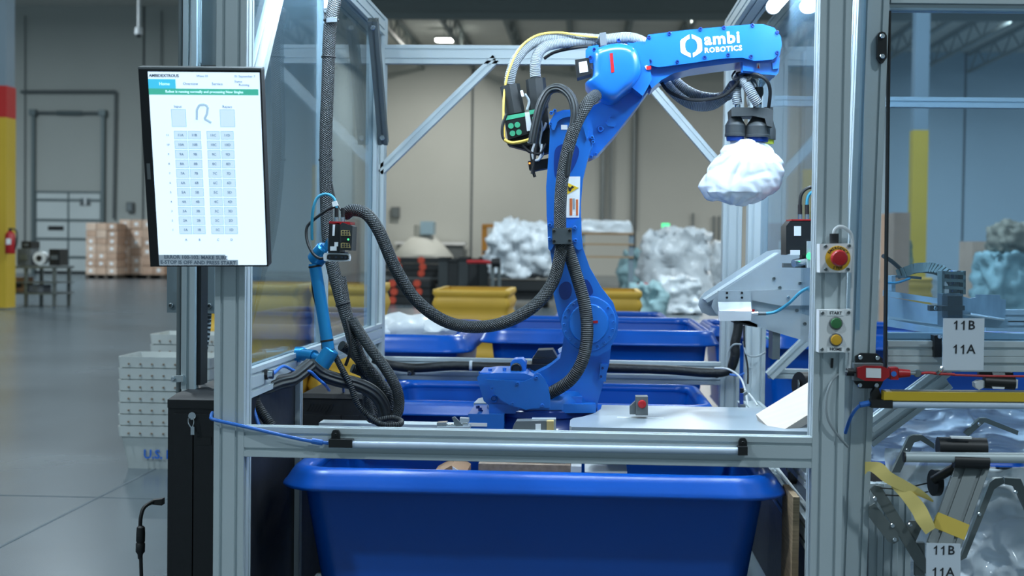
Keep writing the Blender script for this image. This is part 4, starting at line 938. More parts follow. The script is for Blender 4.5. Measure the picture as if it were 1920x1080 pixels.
# hose clamp on the arm
hc = RS('clamp_bracket', [(1026, 416), (1034, 412), (1042, 424), (1062, 430), (1082, 412), (1090, 408), (1091, 466), (1085, 470), (1072, 458), (1040, 458), (1032, 472), (1028, 466)], f0-.02, f0+.004, .006, 0)
B().sil([(1035, 428), (1072, 427), (1072, 457), (1036, 458)], f0-.075, f0-.018).bevel(.006, 3).o('clamp', mat('clamp_grey', (82, 90, 94), .4, .4), hc)
for px, py in ((1039, 433), (1068, 432), (1039, 452), (1068, 451)): bolt(hc, U(px, py, f0-.075), .0045, BLACK)
for px, py in ((1078, 427), (1079, 451), (1031, 422), (1031, 448)): bolt(hc, U(px, py, f0-.02), .006, BLUE)
# elbow casting
el = RS('elbow_casting', [(1062, 228), (1084, 203), (1112, 198), (1134, 188), (1150, 150), (1168, 90), (1194, 78), (1214, 78), (1217, 120), (1221, 162), (1196, 198), (1152, 254), (1122, 288), (1104, 297), (1080, 288), (1064, 258)], YC-.035, YC+.13, .014)
for px, py, r in ((1126, 242, .011), (1140, 228, .006), (1151, 230, .006), (1146, 221, .006)): bolt(el, U(px, py, YC-.035), r, BLUE)
RS('elbow_pad', [(1136, 232), (1140, 223), (1152, 222), (1156, 232), (1152, 238), (1140, 237)], YC-.042, YC-.03, .003, parent=el)
for px, py in ((1108, 294), (1117, 289), (1112, 262)): bolt(el, U(px, py, YC-.035), .006, BLUE)
mo = cat_rom([U(x, y, YC-.155) for x, y in [(1112, 105), (1118, 88), (1150, 78), (1180, 80), (1196, 94), (1204, 130), (1191, 156), (1172, 172), (1142, 190), (1098, 158), (1110, 143), (1112, 128)]], 4, True)
mcen = U(1152, 128, YC-.155)
mc = B().loft([[V((mcen.x+(p.x-mcen.x)*k, y, mcen.z+(p.z-mcen.z)*k)) for p in mo] for k, y in ((1, YC+.02), (1, YC-.105), (.985, YC-.122), (.95, YC-.136), (.89, YC-.147), (.80, YC-.154), (.66, YC-.157))]).o('motor_cover', BLUE, rb, sharp=.9)
RS('cover_flange', [(1098, 94), (1104, 87), (1122, 84), (1124, 118), (1106, 118), (1098, 112)], YC-.10, YC+.04, .005)
RS('cover_flange', [(1098, 157), (1108, 148), (1150, 182), (1142, 191)], YC-.12, YC+.02, .004)
RS('neck', [(1176, 80), (1214, 84), (1222, 150), (1205, 180), (1180, 160), (1200, 128), (1194, 96)], YC-.12, YC+.10, .010)
for px, py in ((1107, 108), (1186, 92), (1194, 135), (1174, 162), (1112, 153), (1134, 172), (1114, 93), (1160, 76)): bolt(mc, U(px, py, YC-.125), .006, BLUE_D)
B().sil([(1143, 100), (1149, 99), (1152, 135), (1146, 137)], YC-.1585, YC-.150).o('red_label', RED, mc)
# connector with label on the elbow
cn = B().sil([(1078, 112), (1104, 108), (1109, 138), (1082, 146)], YC-.12, YC-.04).bevel(.004).o('connector', BLACK, rb)
B().sil([(1085, 117), (1100, 114), (1103, 134), (1087, 137)], YC-.1215, YC-.119).o('white_label', WHITE, cn)
# forearm
FA = [(1210, 78), (1215, 65), (1280, 57), (1343, 51), (1400, 46), (1430, 45), (1452, 52), (1464, 68), (1466, 84), (1461, 102), (1448, 112), (1414, 114), (1392, 108), (1351, 110), (1297, 118), (1234, 126), (1219, 122), (1211, 106)]
RS('forearm', [(1208, 84), (1216, 66), (1280, 60), (1343, 54), (1400, 49), (1434, 48), (1456, 58), (1466, 80), (1462, 104), (1452, 116), (1414, 118), (1390, 116), (1352, 121), (1300, 128), (1262, 138), (1240, 150), (1222, 166), (1214, 150)], YC-.085, YC+.10, .018)
fc = RS('forearm_cover', FA, YC-.11, YC-.08, .010, 0)
YP = YC-.1105
for px, py in ((1217, 70), (1255, 63), (1313, 55), (1357, 52), (1411, 48), (1457, 61), (1457, 99), (1408, 106), (1365, 103), (1321, 108), (1270, 116), (1219, 115)): bolt(fc, U(px, py, YP), .0058, BLUE_D)
u_ = U(1390, 92, YP)-U(1320, 97, YP); up = V((-u_.z, 0, u_.x))
def hexh(side):
    c = U(1296, 86, YP); ru, uu = u_.normalized(), up.normalized(); s_ = YP/F
    out = [(2, 21.5), (8, 18.5), (17.5, 13), (20, 9.5), (20, -9.5), (17.5, -13), (8, -18.5), (2, -21.5), (2, -13.5), (7, -11.5), (10.5, -6.5), (11.5, 0), (10.5, 6.5), (7, 11.5), (2, 13.5)]
    return [c+ru*(side*x*s_)+uu*(y*s_) for x, y in out]
for sd in (-1, 1): B().prism(hexh(sd), (0, -.0008, 0)).o('hexagon_logo_half', WHITE, fc)
LM = frame3(U(1354, 72.5, YP-.0004), u_, up); LM2 = frame3(U(1356, 92.5, YP-.0004), u_, up)
def put_text(s, size, M, bold, spacing, name, parent, m, sx=1.):
    me = text_me(s, size, bold, spacing, .0004); me.transform(M @ Matrix.Diagonal((sx, 1, 1, 1))); return link(me, name, m, parent)
put_text('ambi', .0485, LM, .0016, 1.1, 'brand_lettering', fc, WHITE, 1.06)
put_text('ROBOTICS', .0212, LM2, .0007, 1.1, 'brand_lettering', fc, WHITE, 1.02)
B().sil([(1209, 124), (1213, 122), (1221, 130), (1212, 131)], YC-.125, YC-.122).o('red_white_label', WHITE, rb); B().sil([(1212, 124), (1221, 123), (1221, 130), (1212, 131)], YC-.1255, YC-.1245).o('red_mark', RED, rb)
# wrist
wr = RS('wrist', [(1387, 116), (1396, 110), (1452, 104), (1462, 108), (1460, 136), (1455, 141), (1390, 136)], YC-.08, YC+.07, .010)
RS('wrist_side_boss', [(1448, 118), (1461, 114), (1460, 128), (1449, 130)], YC-.09, YC-.06, .005, parent=wr)
RS('wrist_plate', [(1392, 116), (1412, 114), (1413, 134), (1393, 133)], YC-.088, YC-.07, .004, parent=wr)
B().sil([(1419, 119), (1425, 118), (1425, 128), (1419, 128)], YC-.0815, YC-.079).o('white_mark', WHITE, wr); B().sil([(1420, 128), (1422, 120), (1424, 128)], YC-.0825, YC-.081).o('red_triangle', RED, wr)
q = U(1421, 142, YC); B().cyl(U(1421, 138, YC), U(1421, 146, YC), .05, 28).o('flange', ALU_D, rb)
B().lathe([(.026, 0), (.026, -.012), (.012, -.03)][::-1], U(1420, 149, YC), (0, 0, 1), 24).o('tool_cone', CHROME, rb)
B().lathe([(.012, .0), (.018, -.02), (.018, -.035), (.013, -.045), (.013, -.08)], U(1421, 155, YC), (0, 0, 1), 20).o('tool_shaft', BLACK, rb)
# vacuum gripper
gp = B().sil([(1371, 204), (1374, 201), (1440, 202), (1450, 207), (1449, 238), (1438, 236), (1434, 222), (1410, 217), (1372, 218)], YC-.05, YC+.06).bevel(.004, 2).o('gripper_manifold', mat('gripper_grey', (58, 62, 64), .45, 0, .08, 30.), rb)
for (x0, x1, y0, yt) in ((1359, 1398, 256, 218), (1397, 1444, 258, 221)):
    xm = (x0+x1)/2; q = U(xm, y0, YC-.01); r = (x1-x0)/2*YC/F; h = U(xm, yt, YC).z-q.z
    B().lathe([(r*1.0, 0), (r*1.0, h*.12), (r*.97, h*.14), (r*.97, h*.55), (r*.5, h*.98), (r*.5, h*1.1)], q, (0, 0, 1), 28).o('suction_nozzle', MATS['gripper_grey'], gp, sharp=.3)
    B().lathe([(r*.8, -.014), (r*.86, -.004), (r*.86, .004)], q, (0, 0, 1), 24).o('blue_cup_ring', BLUE_D, gp)
q = U(1440, 256, YC+.04); B().lathe([(.024, -.01), (.024, .02), (.015, .05), (.014, .09)], q, (0, 0, 1), 20).o('suction_nozzle', MATS['gripper_grey'], gp)
B().cyl(U(1440, 259, YC+.04), U(1440, 270, YC+.04), .018, 18).o('yellow_cup', mat('lime_cup', (190, 196, 60), .5), gp)
for px in (1383, 1422): B().cyl(U(px, 202, YC-.02), U(px, 196, YC-.02), .009, 14).o('hose_port', CHROME, gp)
gh = thing('gripper_hoses', 'grey vacuum hoses looping from the forearm to the gripper', 'hose', U(1384, 196, YC))
B().tube([U(1383, 195, YC-.03), U(1381, 182, YC-.03), U(1380, 168, YC-.02), U(1376, 158, YC+.02)], .0145, 14).o('hose', HOSE_G, gh)
B().tube([U(1421, 194, YC-.06), U(1412, 180, YC-.065), U(1402, 162, YC-.06), U(1392, 150, YC-.04), U(1386, 146, YC+.0)], .0155, 14).o('hose', HOSE_G, gh)
B().tube([U(1376, 158, YC+.02), U(1358, 182, YC+.05), U(1330, 198, YC+.08), U(1295, 195, YC+.10), U(1262, 172, YC+.12), U(1240, 142, YC+.14), U(1226, 118, YC+.16)], .0165, 14).o('hose', HOSE_G, gh)
B().tube([U(1386, 146, YC+.02), U(1375, 172, YC+.07), U(1345, 184, YC+.10), U(1305, 178, YC+.12), U(1275, 160, YC+.13), U(1256, 138, YC+.15), U(1244, 118, YC+.16)], .0165, 14).o('hose', HOSE_G, gh)
B().tube([U(1232, 138, YC+.02), U(1252, 170, YC+.0), U(1290, 186, YC-.02), U(1330, 186, YC-.03), U(1362, 176, YC-.04), U(1388, 150, YC-.05), U(1400, 140, YC-.04)], .0055, 8).o('black_line', RUB, gh)
B().tube([U(1400, 140, YC-.05), U(1420, 140, YC-.09), U(1438, 152, YC-.09), U(1444, 172, YC-.07), U(1441, 203, YC-.03)], .0055, 8).o('black_line', RUB, gh)
B().tube([U(1378, 134, YC-.03), U(1373, 142, YC-.06), U(1376, 149, YC-.07), U(1384, 145, YC-.06), U(1382, 137, YC-.05), U(1396, 136, YC-.06), U(1408, 145, YC-.07), U(1400, 152, YC-.07)], .003, 8).o('thin_lead', RUB, gh)
B().tube([U(1404, 198, YC-.01), U(1401, 184, YC-.02), U(1406, 170, YC-.01)], .004, 8).o('white_lead', WCAB, gh)
# white parcel held by the gripper
PB = mat('glossy_white_mailer', (230, 236, 242), .24, 0, .02, 6., .08, 60.)
rows = [(262, 1367, 1432), (275, 1357, 1446), (290, 1346, 1460), (305, 1335, 1471), (320, 1324, 1473), (335, 1316, 1470), (350, 1311, 1461), (362, 1314, 1449), (372, 1327, 1434), (380, 1350, 1414), (385, 1374, 1394)]
loops = []
for y, x0, x1 in rows:
    a, c = U(x0, y, YC), U(x1, y, YC); cx, rx = (a.x+c.x)/2, (c.x-a.x)/2; ry = min(.075, rx*.72); n = 120
    loops.append([V((cx+rx*math.cos(2*math.pi*k/n), YC+ry*math.sin(2*math.pi*k/n), a.z)) for k in range(n)])
fine = []
for i in range(len(loops)-1):
    for t in (0, .2, .4, .6, .8): fine.append([loops[i][k].lerp(loops[i+1][k], t) for k in range(len(loops[0]))])
fine.append(loops[-1])
b = B().loft(fine); b.b.normal_update()
top = U(1400, 262, YC)
def ridge(p): return 1-min(1, abs(noise.noise(p))*3.2)
for v in b.b.verts:
    d = v.co-V((top.x, YC, top.z)); an = math.atan2(d.z, d.x); rr_ = V((d.x, 0, d.z)).length
    fan = ridge(V((an*4.4+noise.noise(v.co*9)*.7, rr_*4, v.co.y*5))); k = min(1, rr_/.06)
    low = min(1, max(0, (rr_-.07)/.06))
    q = v.co+V((noise.noise(v.co*9), noise.noise(v.co*9+V((5, 1, 2))), noise.noise(v.co*9+V((1, 7, 3)))))*.03
    w_ = fan*.011*k*(1-.3*low) + ridge(q*12)*.0045*low + ridge(q*30)*.002*low + noise.noise(v.co*12)*.004*k - .004*low
    v.co += v.normal*w_
pb = b.o('white_parcel', PB, label='shiny white plastic parcel hanging from the robot gripper', cat='parcel', sharp=2.5)
# ================================================================ hoses dressed on the robot
def hose(name, lab, cat, segs, m, r, n=12, grp=None):
    t = None
    if len(segs) == 1: return B().tube([U(*p) for p in segs[0]], r, n).o(name, m, label=lab, cat=cat, group=grp)
    t = thing(name, lab, cat, U(*segs[0][0]), grp)
    for s in segs: B().tube([U(*p) for p in s], r, n).o('hose', m, t)
    return t
g = f0-.048
hose('hose_loop', 'thick black braided hose swinging in a wide loop to the arm clamp', 'hose',
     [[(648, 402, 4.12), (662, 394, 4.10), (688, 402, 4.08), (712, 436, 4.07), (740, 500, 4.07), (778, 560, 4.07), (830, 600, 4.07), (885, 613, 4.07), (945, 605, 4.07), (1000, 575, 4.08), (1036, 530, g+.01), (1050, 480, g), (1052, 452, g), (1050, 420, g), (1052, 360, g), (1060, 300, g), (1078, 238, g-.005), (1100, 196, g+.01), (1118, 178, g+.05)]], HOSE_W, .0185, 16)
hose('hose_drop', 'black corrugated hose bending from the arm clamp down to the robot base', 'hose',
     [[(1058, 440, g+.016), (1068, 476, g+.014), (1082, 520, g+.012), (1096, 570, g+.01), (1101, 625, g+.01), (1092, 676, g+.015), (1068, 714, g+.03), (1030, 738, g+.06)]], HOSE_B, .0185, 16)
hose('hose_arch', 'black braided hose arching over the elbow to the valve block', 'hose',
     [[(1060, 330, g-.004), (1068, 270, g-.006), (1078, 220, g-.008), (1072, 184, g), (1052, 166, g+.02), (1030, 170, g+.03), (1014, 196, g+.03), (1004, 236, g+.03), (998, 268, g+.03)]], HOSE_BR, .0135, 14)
# vacuum valve units on the elbow's rear
vu = thing('vacuum_valve_unit', 'black and green vacuum valve block on the rear of the robot elbow', 'valve unit', U(990, 262, YC-.08))
for (q, p_, r) in (((966, 214), (956, 160), .030), ((1010, 205), (1004, 148), .030)):
    a, c = U(*q, YC-.09), U(*p_, YC-.09); B().tube([a, c], r, 8, 0).bevel(.004, 2).o('filter_canister', mat('canister_black', (30, 34, 36), .5, 0, .1, 20.), vu)
    d = (c-a).normalized(); B().cyl(c, c+d*.012, .012, 12).o('canister_neck', GREYP, vu)
B().sil([(975, 170), (980, 169), (983, 180), (978, 182)], YC-.125, YC-.12).o('white_label', WHITE, vu)
blk = B().sil([(945, 218), (990, 210), (994, 250), (952, 262)], YC-.13, YC-.05).bevel(.003).o('valve_block', BLACK, vu)
B().sil([(945, 218), (990, 210), (991, 217), (946, 226)], YC-.1315, YC-.13).o('green_band', GREEN, blk)
for px, py in ((958, 236), (970, 234), (961, 250), (973, 248)): B().cyl(U(px, py, YC-.13), U(px, py, YC-.134), .0085, 16).o('green_disc', GREEN, blk)
B().sil([(984, 211), (992, 210), (998, 244), (988, 246)], YC-.142, YC-.12).bevel(.002).o('white_module', WHITEP, vu)
b2 = B().sil([(992, 207), (1026, 201), (1030, 240), (998, 250)], YC-.12, YC-.04).bevel(.003).o('valve_block', BLACK, vu)
B().sil([(992, 207), (1016, 203), (1017, 210), (993, 215)], YC-.1215, YC-.119).o('green_band', GREEN, b2)
B().cyl(U(1003, 222, YC-.12), U(1003, 222, YC-.124), .0085, 16).o('green_disc', GREEN, b2)
B().sil([(948, 262), (1000, 254), (1028, 240), (1030, 285), (1010, 290), (990, 282), (952, 272)], YC-.10, YC-.02).bevel(.004).o('valve_base', BLACK, vu)
B().sil([(990, 302), (1010, 300), (1030, 296), (1031, 314), (1000, 320), (992, 318)], YC-.10, YC-.03).bevel(.003).o('sensor_box', BLACK, vu)
B().cyl(U(993, 306, YC-.101), U(993, 306, YC-.104), .003, 8).o('orange_led', mat('orange_led', (255, 150, 60), .4, emit=2.), vu)
B().sil([(1026, 224), (1031, 222), (1034, 270), (1029, 276)], YC-.07, YC-.03).o('steel_bracket', STEEL, vu)
hz = thing('valve_leads', 'tangle of thin grey and black leads hanging below the valve block', 'cable', U(1000, 330, YC-.11))
for k, (m, pts) in enumerate(((WCAB, [(1004, 215), (1000, 240), (1004, 262), (998, 284), (1002, 300), (1012, 296), (1016, 270)]), (GCAB, [(1010, 212), (1016, 240), (1012, 268), (1018, 288), (1008, 302)]), (RUB, [(1014, 190), (1004, 214), (1000, 244), (996, 280), (1000, 320), (1003, 332)]), (RUB, [(1018, 196), (1012, 230), (1006, 270), (1000, 310), (998, 326)]), (RUB, [(950, 214), (942, 238), (946, 262), (975, 272), (1010, 268)]), (WCAB, [(990, 268), (1002, 256), (1018, 244), (1024, 230)]), (RUB, [(980, 272), (992, 284), (1012, 288), (1024, 270)]), (GCAB, [(984, 176), (992, 190), (988, 206)]), (RUB, [(1020, 170), (1030, 178), (1022, 200), (1010, 224)]))):
    B().tube([U(x, y, YC-.135+.004*(k % 3)) for x, y in pts], .0038 if m is not RUB else .0046, 8).o('lead', m, hz)
# grey hoses over the elbow with the yellow cable
gv = thing('grey_hose_pair', 'pair of grey corrugated vacuum hoses arching over the elbow', 'hose', U(1005, 148, YC-.09))
B().tube([U(955, 158, YC-.09), U(958, 138, YC-.09), U(968, 112, YC-.08), U(990, 86, YC-.06), U(1025, 72, YC-.04), U(1075, 71, YC-.01), U(1130, 74, YC+.03), U(1180, 70, YC+.06), U(1215, 84, YC+.10), U(1230, 105, YC+.15)], .0165, 14).o('hose', HOSE_G, gv)
B().tube([U(1004, 146, YC-.09), U(1004, 118, YC-.08), U(1014, 94, YC-.06), U(1040, 82, YC-.04), U(1090, 79, YC-.0), U(1140, 78, YC+.05), U(1190, 76, YC+.09), U(1220, 92, YC+.13), U(1240, 112, YC+.16)], .0165, 14).o('hose', HOSE_G, gv)
B().sil([(1124, 62), (1136, 60), (1138, 84), (1126, 86)], YC-.06, YC+.10).bevel(.004).o('hose_strap', GREYP, gv)
B().tube([U(946, 262, YC-.13), U(944, 220, YC-.125), U(946, 170, YC-.11), U(955, 130, YC-.105), U(975, 90, YC-.085), U(1005, 67, YC-.07), U(1045, 61, YC-.05), U(1090, 67, YC-.03), U(1120, 70, YC-.0)], .0035, 8).o('yellow_cable', YCAB, label='thin yellow cable following the grey hoses over the elbow', cat='cable')
B().tube([U(946, 262, YC-.135), U(960, 268, YC-.14), U(985, 264, YC-.14), U(994, 260, YC-.14)], .005, 8).o('yellow_cable', YCAB, label='short yellow cable loop under the valve block', cat='cable')
B().tube([U(1020, 110, YC+.0), U(1040, 98, YC-.0), U(1075, 90, YC-.02), U(1110, 86, YC-.03)], .005, 8).o('black_cable', RUB, label='thin black cable from the grey hoses to the motor cover', cat='cable')
# small connectors on the cell floor in front of the base
t = thing('toggle_clamp', 'small steel toggle clamp beside the blue connector block', 'clamp', U(848, 800, 4.1))
B().sil([(819, 793), (837, 792), (837, 802), (819, 803)], 4.06, 4.10).bevel(.002).o('end_fitting', CHROME, t)
B().cyl(U(836, 798, 4.08), U(878, 795, 4.08), .006, 12).o('rod', CHROME, t)
B().sil([(847, 784), (852, 782), (868, 798), (866, 802), (856, 802)], 4.07, 4.09).bevel(.002).o('lever', ALU_D, t)
B().sil([(862, 784), (879, 785), (879, 792), (862, 792)], 4.08, 4.11).bevel(.002).o('block', STEEL, t)
B().sil([(819, 801), (880, 800), (880, 806), (819, 806)], 4.05, 4.14).o('foot', STEEL, t)
t = thing('cable_connector', 'grey multi-pin cable connector lying behind the front beam', 'connector', U(1000, 803, 3.95))
B().sil([(962, 800), (968, 790), (1022, 789), (1030, 792), (1030, 808), (960, 808)], 3.92, 3.98).bevel(.003).o('shell', GREYP, t)
B().sil([(1004, 795), (1014, 795), (1014, 806), (1004, 806)], 3.9185, 3.921).o('white_label', WHITE, t)
B().sil([(1025, 790), (1038, 790), (1038, 808), (1025, 808)], 3.915, 3.98).bevel(.002).o('pin_face', mat('brass_pins', (186, 164, 110), .5), t)
B().sil([(997, 786), (1042, 786), (1042, 808), (1038, 808), (1038, 790), (997, 790)], 3.95, 3.99).o('bracket', STEEL, t)
B().box((U(960, 806, 3.95).x, 3.9, .577), (U(1040, 806, 3.95).x, 4.0, U(1000, 808, 3.95).z)).o('stand', STEEL, t)
# ================================================================ left inside: blue stand, cameras, hose bundle
YS = 4.10
bs = thing('camera_stand', 'anodised blue articulated stand clamped to the side rail', 'stand', U(578, 668, 4.2))
k0 = V((sx(4.2)+.025, 4.2, U(578, 665, 4.2).z))
B().cyl(k0-V((.012, 0, 0)), k0+V((.004, 0, 0)), .024, 20).o('base_clamp', ARMBLUE, bs)
B().cyl(k0, U(590, 668, 4.16), .019, 18).o('knuckle', ARMBLUE, bs); B().ball(k0+V((.008, 0, .002)), .022, 3).o('ball_joint', ARMBLUE, bs)
B().cyl(U(588, 668, 4.16), U(606, 674, 4.12), .012, 14).o('link', ARMBLUE, bs)
c = U(612, 670, YS); B().lathe([(.022, -.03), (.025, -.027), (.025, .027), (.022, .03)], c, (U(621, 655, YS)-U(603, 684, YS)), 24).o('lower_joint', ARMBLUE, bs)
B().cyl(U(616, 655, YS), U(590, 494, YS), .0185, 24).o('arm_tube', ARMBLUE, bs)
c = U(600, 478, YS); B().lathe([(.024, -.028), (.027, -.024), (.027, .024), (.023, .028)], c, V((.5, -.2, .55)), 24).o('upper_joint', ARMBLUE, bs)
B().cyl(U(600, 474, YS), U(610, 460, YS-.01), .012, 14).o('link', ARMBLUE, bs); B().sil([(602, 470), (608, 458), (613, 447), (615, 458), (613, 474), (606, 480)], YS-.02, YS+.01).bevel(.003).o('lever', ARMBLUE, bs)
for p_, q_ in (((617, 637), (609, 640)), ((594, 498), (588, 501))):
    m_ = U((p_[0]+q_[0])/2, (p_[1]+q_[1])/2, YS); B().lathe([(.0195, -.003), (.0205, 0), (.0195, .003)], m_, U(616, 655, YS)-U(590, 494, YS), 20).o('cable_tie', RUB, bs)
B().tube([U(590, 498, YS-.005), U(587, 540, YS-.005), U(598, 590, YS-.005), U(604, 636, YS-.005), U(606, 655, YS-.005)], .005, 8).o('black_lead', RUB, bs)
# barcode scanner camera
sn = thing('scanner_camera', 'black scanner camera with a red top on the blue stand', 'camera', U(638, 474, 4.06))
B().sil([(617, 418), (637, 418), (637, 474), (615, 474)], 4.03, 4.12).bevel(.002).o('body', BLACK, sn)
B().sil([(637, 422), (642, 417), (661, 424), (659, 470), (637, 468)], 4.02, 4.10).bevel(.003).o('front_head', mat('scanner_dark', (44, 48, 50), .4), sn)
B().sil([(617, 415), (656, 416), (656, 421), (617, 420)], 4.03, 4.12).bevel(.001).o('red_top', RED, sn)
B().sil([(624, 421), (628, 421), (627, 442), (623, 442)], 4.028, 4.031).o('silver_label', WHITE, sn)
B().sil([(627, 454), (634, 454), (634, 462), (627, 462)], 4.028, 4.031).o('code_label', WHITE, sn); B().sil([(619, 462), (631, 462), (631, 470), (619, 470)], 4.028, 4.031).o('white_label', WHITE, sn)
GOLD = mat('amber_lens', (196, 176, 120), .3, .3)
for (y0, y1, nm) in ((431, 442, 'upper_lamp'), (455, 465, 'lower_lamp')): B().sil([(639, y0+1), (643, y0), (655, y0+1), (657, y1), (639, y1)], 4.017, 4.021).bevel(.001).o(nm, GOLD, sn)
for i in range(3):
    for y0 in (434, 439, 458, 462): B().cyl(U(643+5*i, y0, 4.017), U(643+5*i, y0, 4.0145), .0028, 8).o('lamp_dot', TXT, sn)
B().sil([(640, 444), (656, 444), (656, 453), (640, 453)], 4.016, 4.021).bevel(.001).o('lens_window', BLACK, sn)
B().cyl(U(653, 449, 4.016), U(653, 449, 4.014), .003, 10).o('green_led', mat('green_led', (60, 230, 120), .4, emit=2.), sn)
for px, y0 in ((631, 417), (643, 417)):
    B().cyl(U(px, y0, 4.07), U(px, y0-10, 4.07), .0065, 14).o('plug_ring', CHROME, sn); B().cyl(U(px, y0-10, 4.07), U(px, y0-27, 4.07), .006, 14).o('plug', RUB, sn)
B().sil([(622, 379), (631, 376), (634, 385), (624, 388)], 4.055, 4.06).o('cable_tag', WHITE, sn)
B().tube([U(631, 390, 4.07), U(626, 372, 4.07), U(612, 364, 4.07), U(596, 370, 4.07), U(588, 388, 4.07), U(585, 415, 4.08), U(585, 450, 4.09)], .0045, 8).o('teal_cable', TCAB, label='teal cable arching from the scanner camera', cat='cable')
B().tube([U(630, 386, 4.07), U(610, 396, 4.08), U(586, 414, 4.09), U(575, 428, 4.09), U(576, 452, 4.08), U(586, 474, 4.06), U(598, 484, 4.05), U(606, 484, 4.05)], .0045, 8).o('black_cable', RUB, label='black lead looping from the scanner plugs to the depth camera', cat='cable')
# depth camera bar
dc_ = thing('depth_camera', 'silver bar-shaped depth camera with a black lens strip below the scanner', 'camera', U(631, 490, 4.04))
B().sil([(606, 479), (608, 475), (613, 474), (650, 475), (655, 478), (656, 483), (655, 488), (650, 490), (612, 490), (607, 487)], 4.035, 4.055, 2).bevel(.002).o('housing', WHITEP, dc_)
B().sil([(614, 478), (618, 477), (650, 478), (653, 482), (651, 487), (617, 487), (613, 483)], 4.032, 4.037, 2).o('lens_strip', BLACK, dc_)
for px in (618, 630, 641, 648): B().cyl(U(px, 482.5, 4.032), U(px, 482.5, 4.030), .0035, 12).o('lens', mat('lens_glass', (30, 44, 62), .1), dc_)
B().sil([(617, 473), (646, 473), (644, 478), (619, 478)], 4.04, 4.10).o('mount_plate', BLACK, dc_)
# big cable trunk hanging down the side post, then the tangle below
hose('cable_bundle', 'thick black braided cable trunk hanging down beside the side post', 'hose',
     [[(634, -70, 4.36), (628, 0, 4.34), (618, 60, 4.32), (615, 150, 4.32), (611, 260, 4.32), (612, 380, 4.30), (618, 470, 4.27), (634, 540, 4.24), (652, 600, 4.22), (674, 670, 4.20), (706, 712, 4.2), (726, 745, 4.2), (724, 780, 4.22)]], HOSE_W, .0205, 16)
for py, ww in ((38, .023), (107, .0215), (300, .0215), (570, .022)):
    px = {38: 621, 107: 616, 300: 611, 570: 643}[py]; q = U(px, py, 4.32 if py < 500 else 4.23)
    B().lathe([(ww, -.004), (ww+.002, 0), (ww, .004)], q, (0, 0, 1) if py < 500 else (.3, 0, -1), 18).o('cable_tie', RUB, label={38: 'black cable tie near the top of the cable trunk', 107: 'cable tie below the mount of the cable trunk', 300: 'cable tie halfway down the cable trunk', 570: 'cable tie where the cable trunk splits'}[py], cat='cable tie')
tmn = thing('hose_mount', 'steel hose mount bolted to the side post', 'bracket', U(608, 50, 4.4))
B().sil([(607, 18), (613, 17), (614, 50), (608, 52)], 4.34, 4.40).bevel(.002).o('plate', BLACK, tmn)
for py in (20, 48): bolt(tmn, U(611, py, 4.34), .008, CHROME)
B().sil([(612, 33), (632, 31), (632, 41), (612, 42)], 4.29, 4.30).bevel(.002).o('hose_band', CHROME, tmn)
segs = {
 'black corrugated hose dropping behind the blue stand': [[(640, 520, 4.32), (650, 580, 4.30), (662, 640, 4.28), (684, 700, 4.28), (690, 760, 4.3), (700, 790, 4.3)]],
 'black hose sweeping right from the trunk down to the bin edge': [[(660, 600, 4.2), (692, 650, 4.17), (722, 690, 4.16), (744, 730, 4.16), (748, 765, 4.17), (736, 785, 4.18), (715, 792, 4.2)]],
 'braided hose along the side rail toward the blue stand': [[(474, 728, 3.80), (492, 728, 3.86), (520, 718, 3.93), (545, 712, 3.98), (565, 698, 4.02), (582, 684, 4.05)]],
 'braided hose running from the side rail across to the controller': [[(580, 684, 4.05), (600, 700, 4.08), (632, 712, 4.1), (668, 720, 4.12), (700, 736, 4.14), (718, 760, 4.16), (722, 790, 4.2)]],
 'black hose falling steeply past the blue stand joint': [[(622, 655, 4.14), (640, 690, 4.1), (656, 720, 4.09), (672, 760, 4.1), (700, 785, 4.12), (735, 793, 4.14)]],
 'short black hose hanging inside the front-left post': [[(476, 730, 3.78), (480, 755, 3.76), (492, 775, 3.75), (510, 800, 3.74)]],
 'black hose coiled low behind the controller': [[(640, 648, 4.3), (662, 662, 4.33), (684, 690, 4.35), (700, 726, 4.36), (704, 768, 4.36), (696, 792, 4.36)]],
 'black hose arcing low between trunk and bin': [[(660, 690, 4.2), (690, 704, 4.22), (716, 728, 4.22), (728, 760, 4.22), (720, 790, 4.22)]],
 'black looped hose end lying on the table edge': [[(690, 780, 4.05), (715, 796, 4.04), (745, 797, 4.05), (752, 790, 4.08), (735, 784, 4.1), (712, 788, 4.1)]]}
rads = [.015, .0165, .0215, .0215, .0095, .014, .0165, .014, .009]
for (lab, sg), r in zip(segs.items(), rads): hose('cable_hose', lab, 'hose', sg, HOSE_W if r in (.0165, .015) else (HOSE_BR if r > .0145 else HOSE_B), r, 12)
# thick cover for the corner end of the rail hose, blue air lines
B().tube([U(473, 709, 3.75), U(490, 703, 3.8), U(510, 702, 3.86), U(524, 690, 3.92), U(534, 687, 3.95), U(555, 696, 4.0), U(580, 696, 4.02), U(596, 710, 4.06), U(610, 722, 4.1), U(617, 732, 4.5)], .0045, 8).o('blue_air_line', BCAB, label='blue air line lying along the side rail hoses', cat='cable')
B().tube([U(473, 752, 3.74), U(478, 775, 3.73), U(486, 800, 3.72)], .005, 8).o('blue_air_line', BCAB, label='blue air line behind the front-left post', cat='cable')
B().tube([U(640, 700, 4.5), U(643, 722, 4.6), U(644, 735, 4.85)], .004, 8).o('blue_air_line', BCAB, label='blue air line entering the controller box lid', cat='cable')
B().tube([U(649, 600, 4.18), U(656, 630, 4.17), U(656, 660, 4.17), U(648, 685, 4.18)], .005, 8).o('black_cable', RUB, label='thin black cable hanging in front of the trunk split', cat='cable')
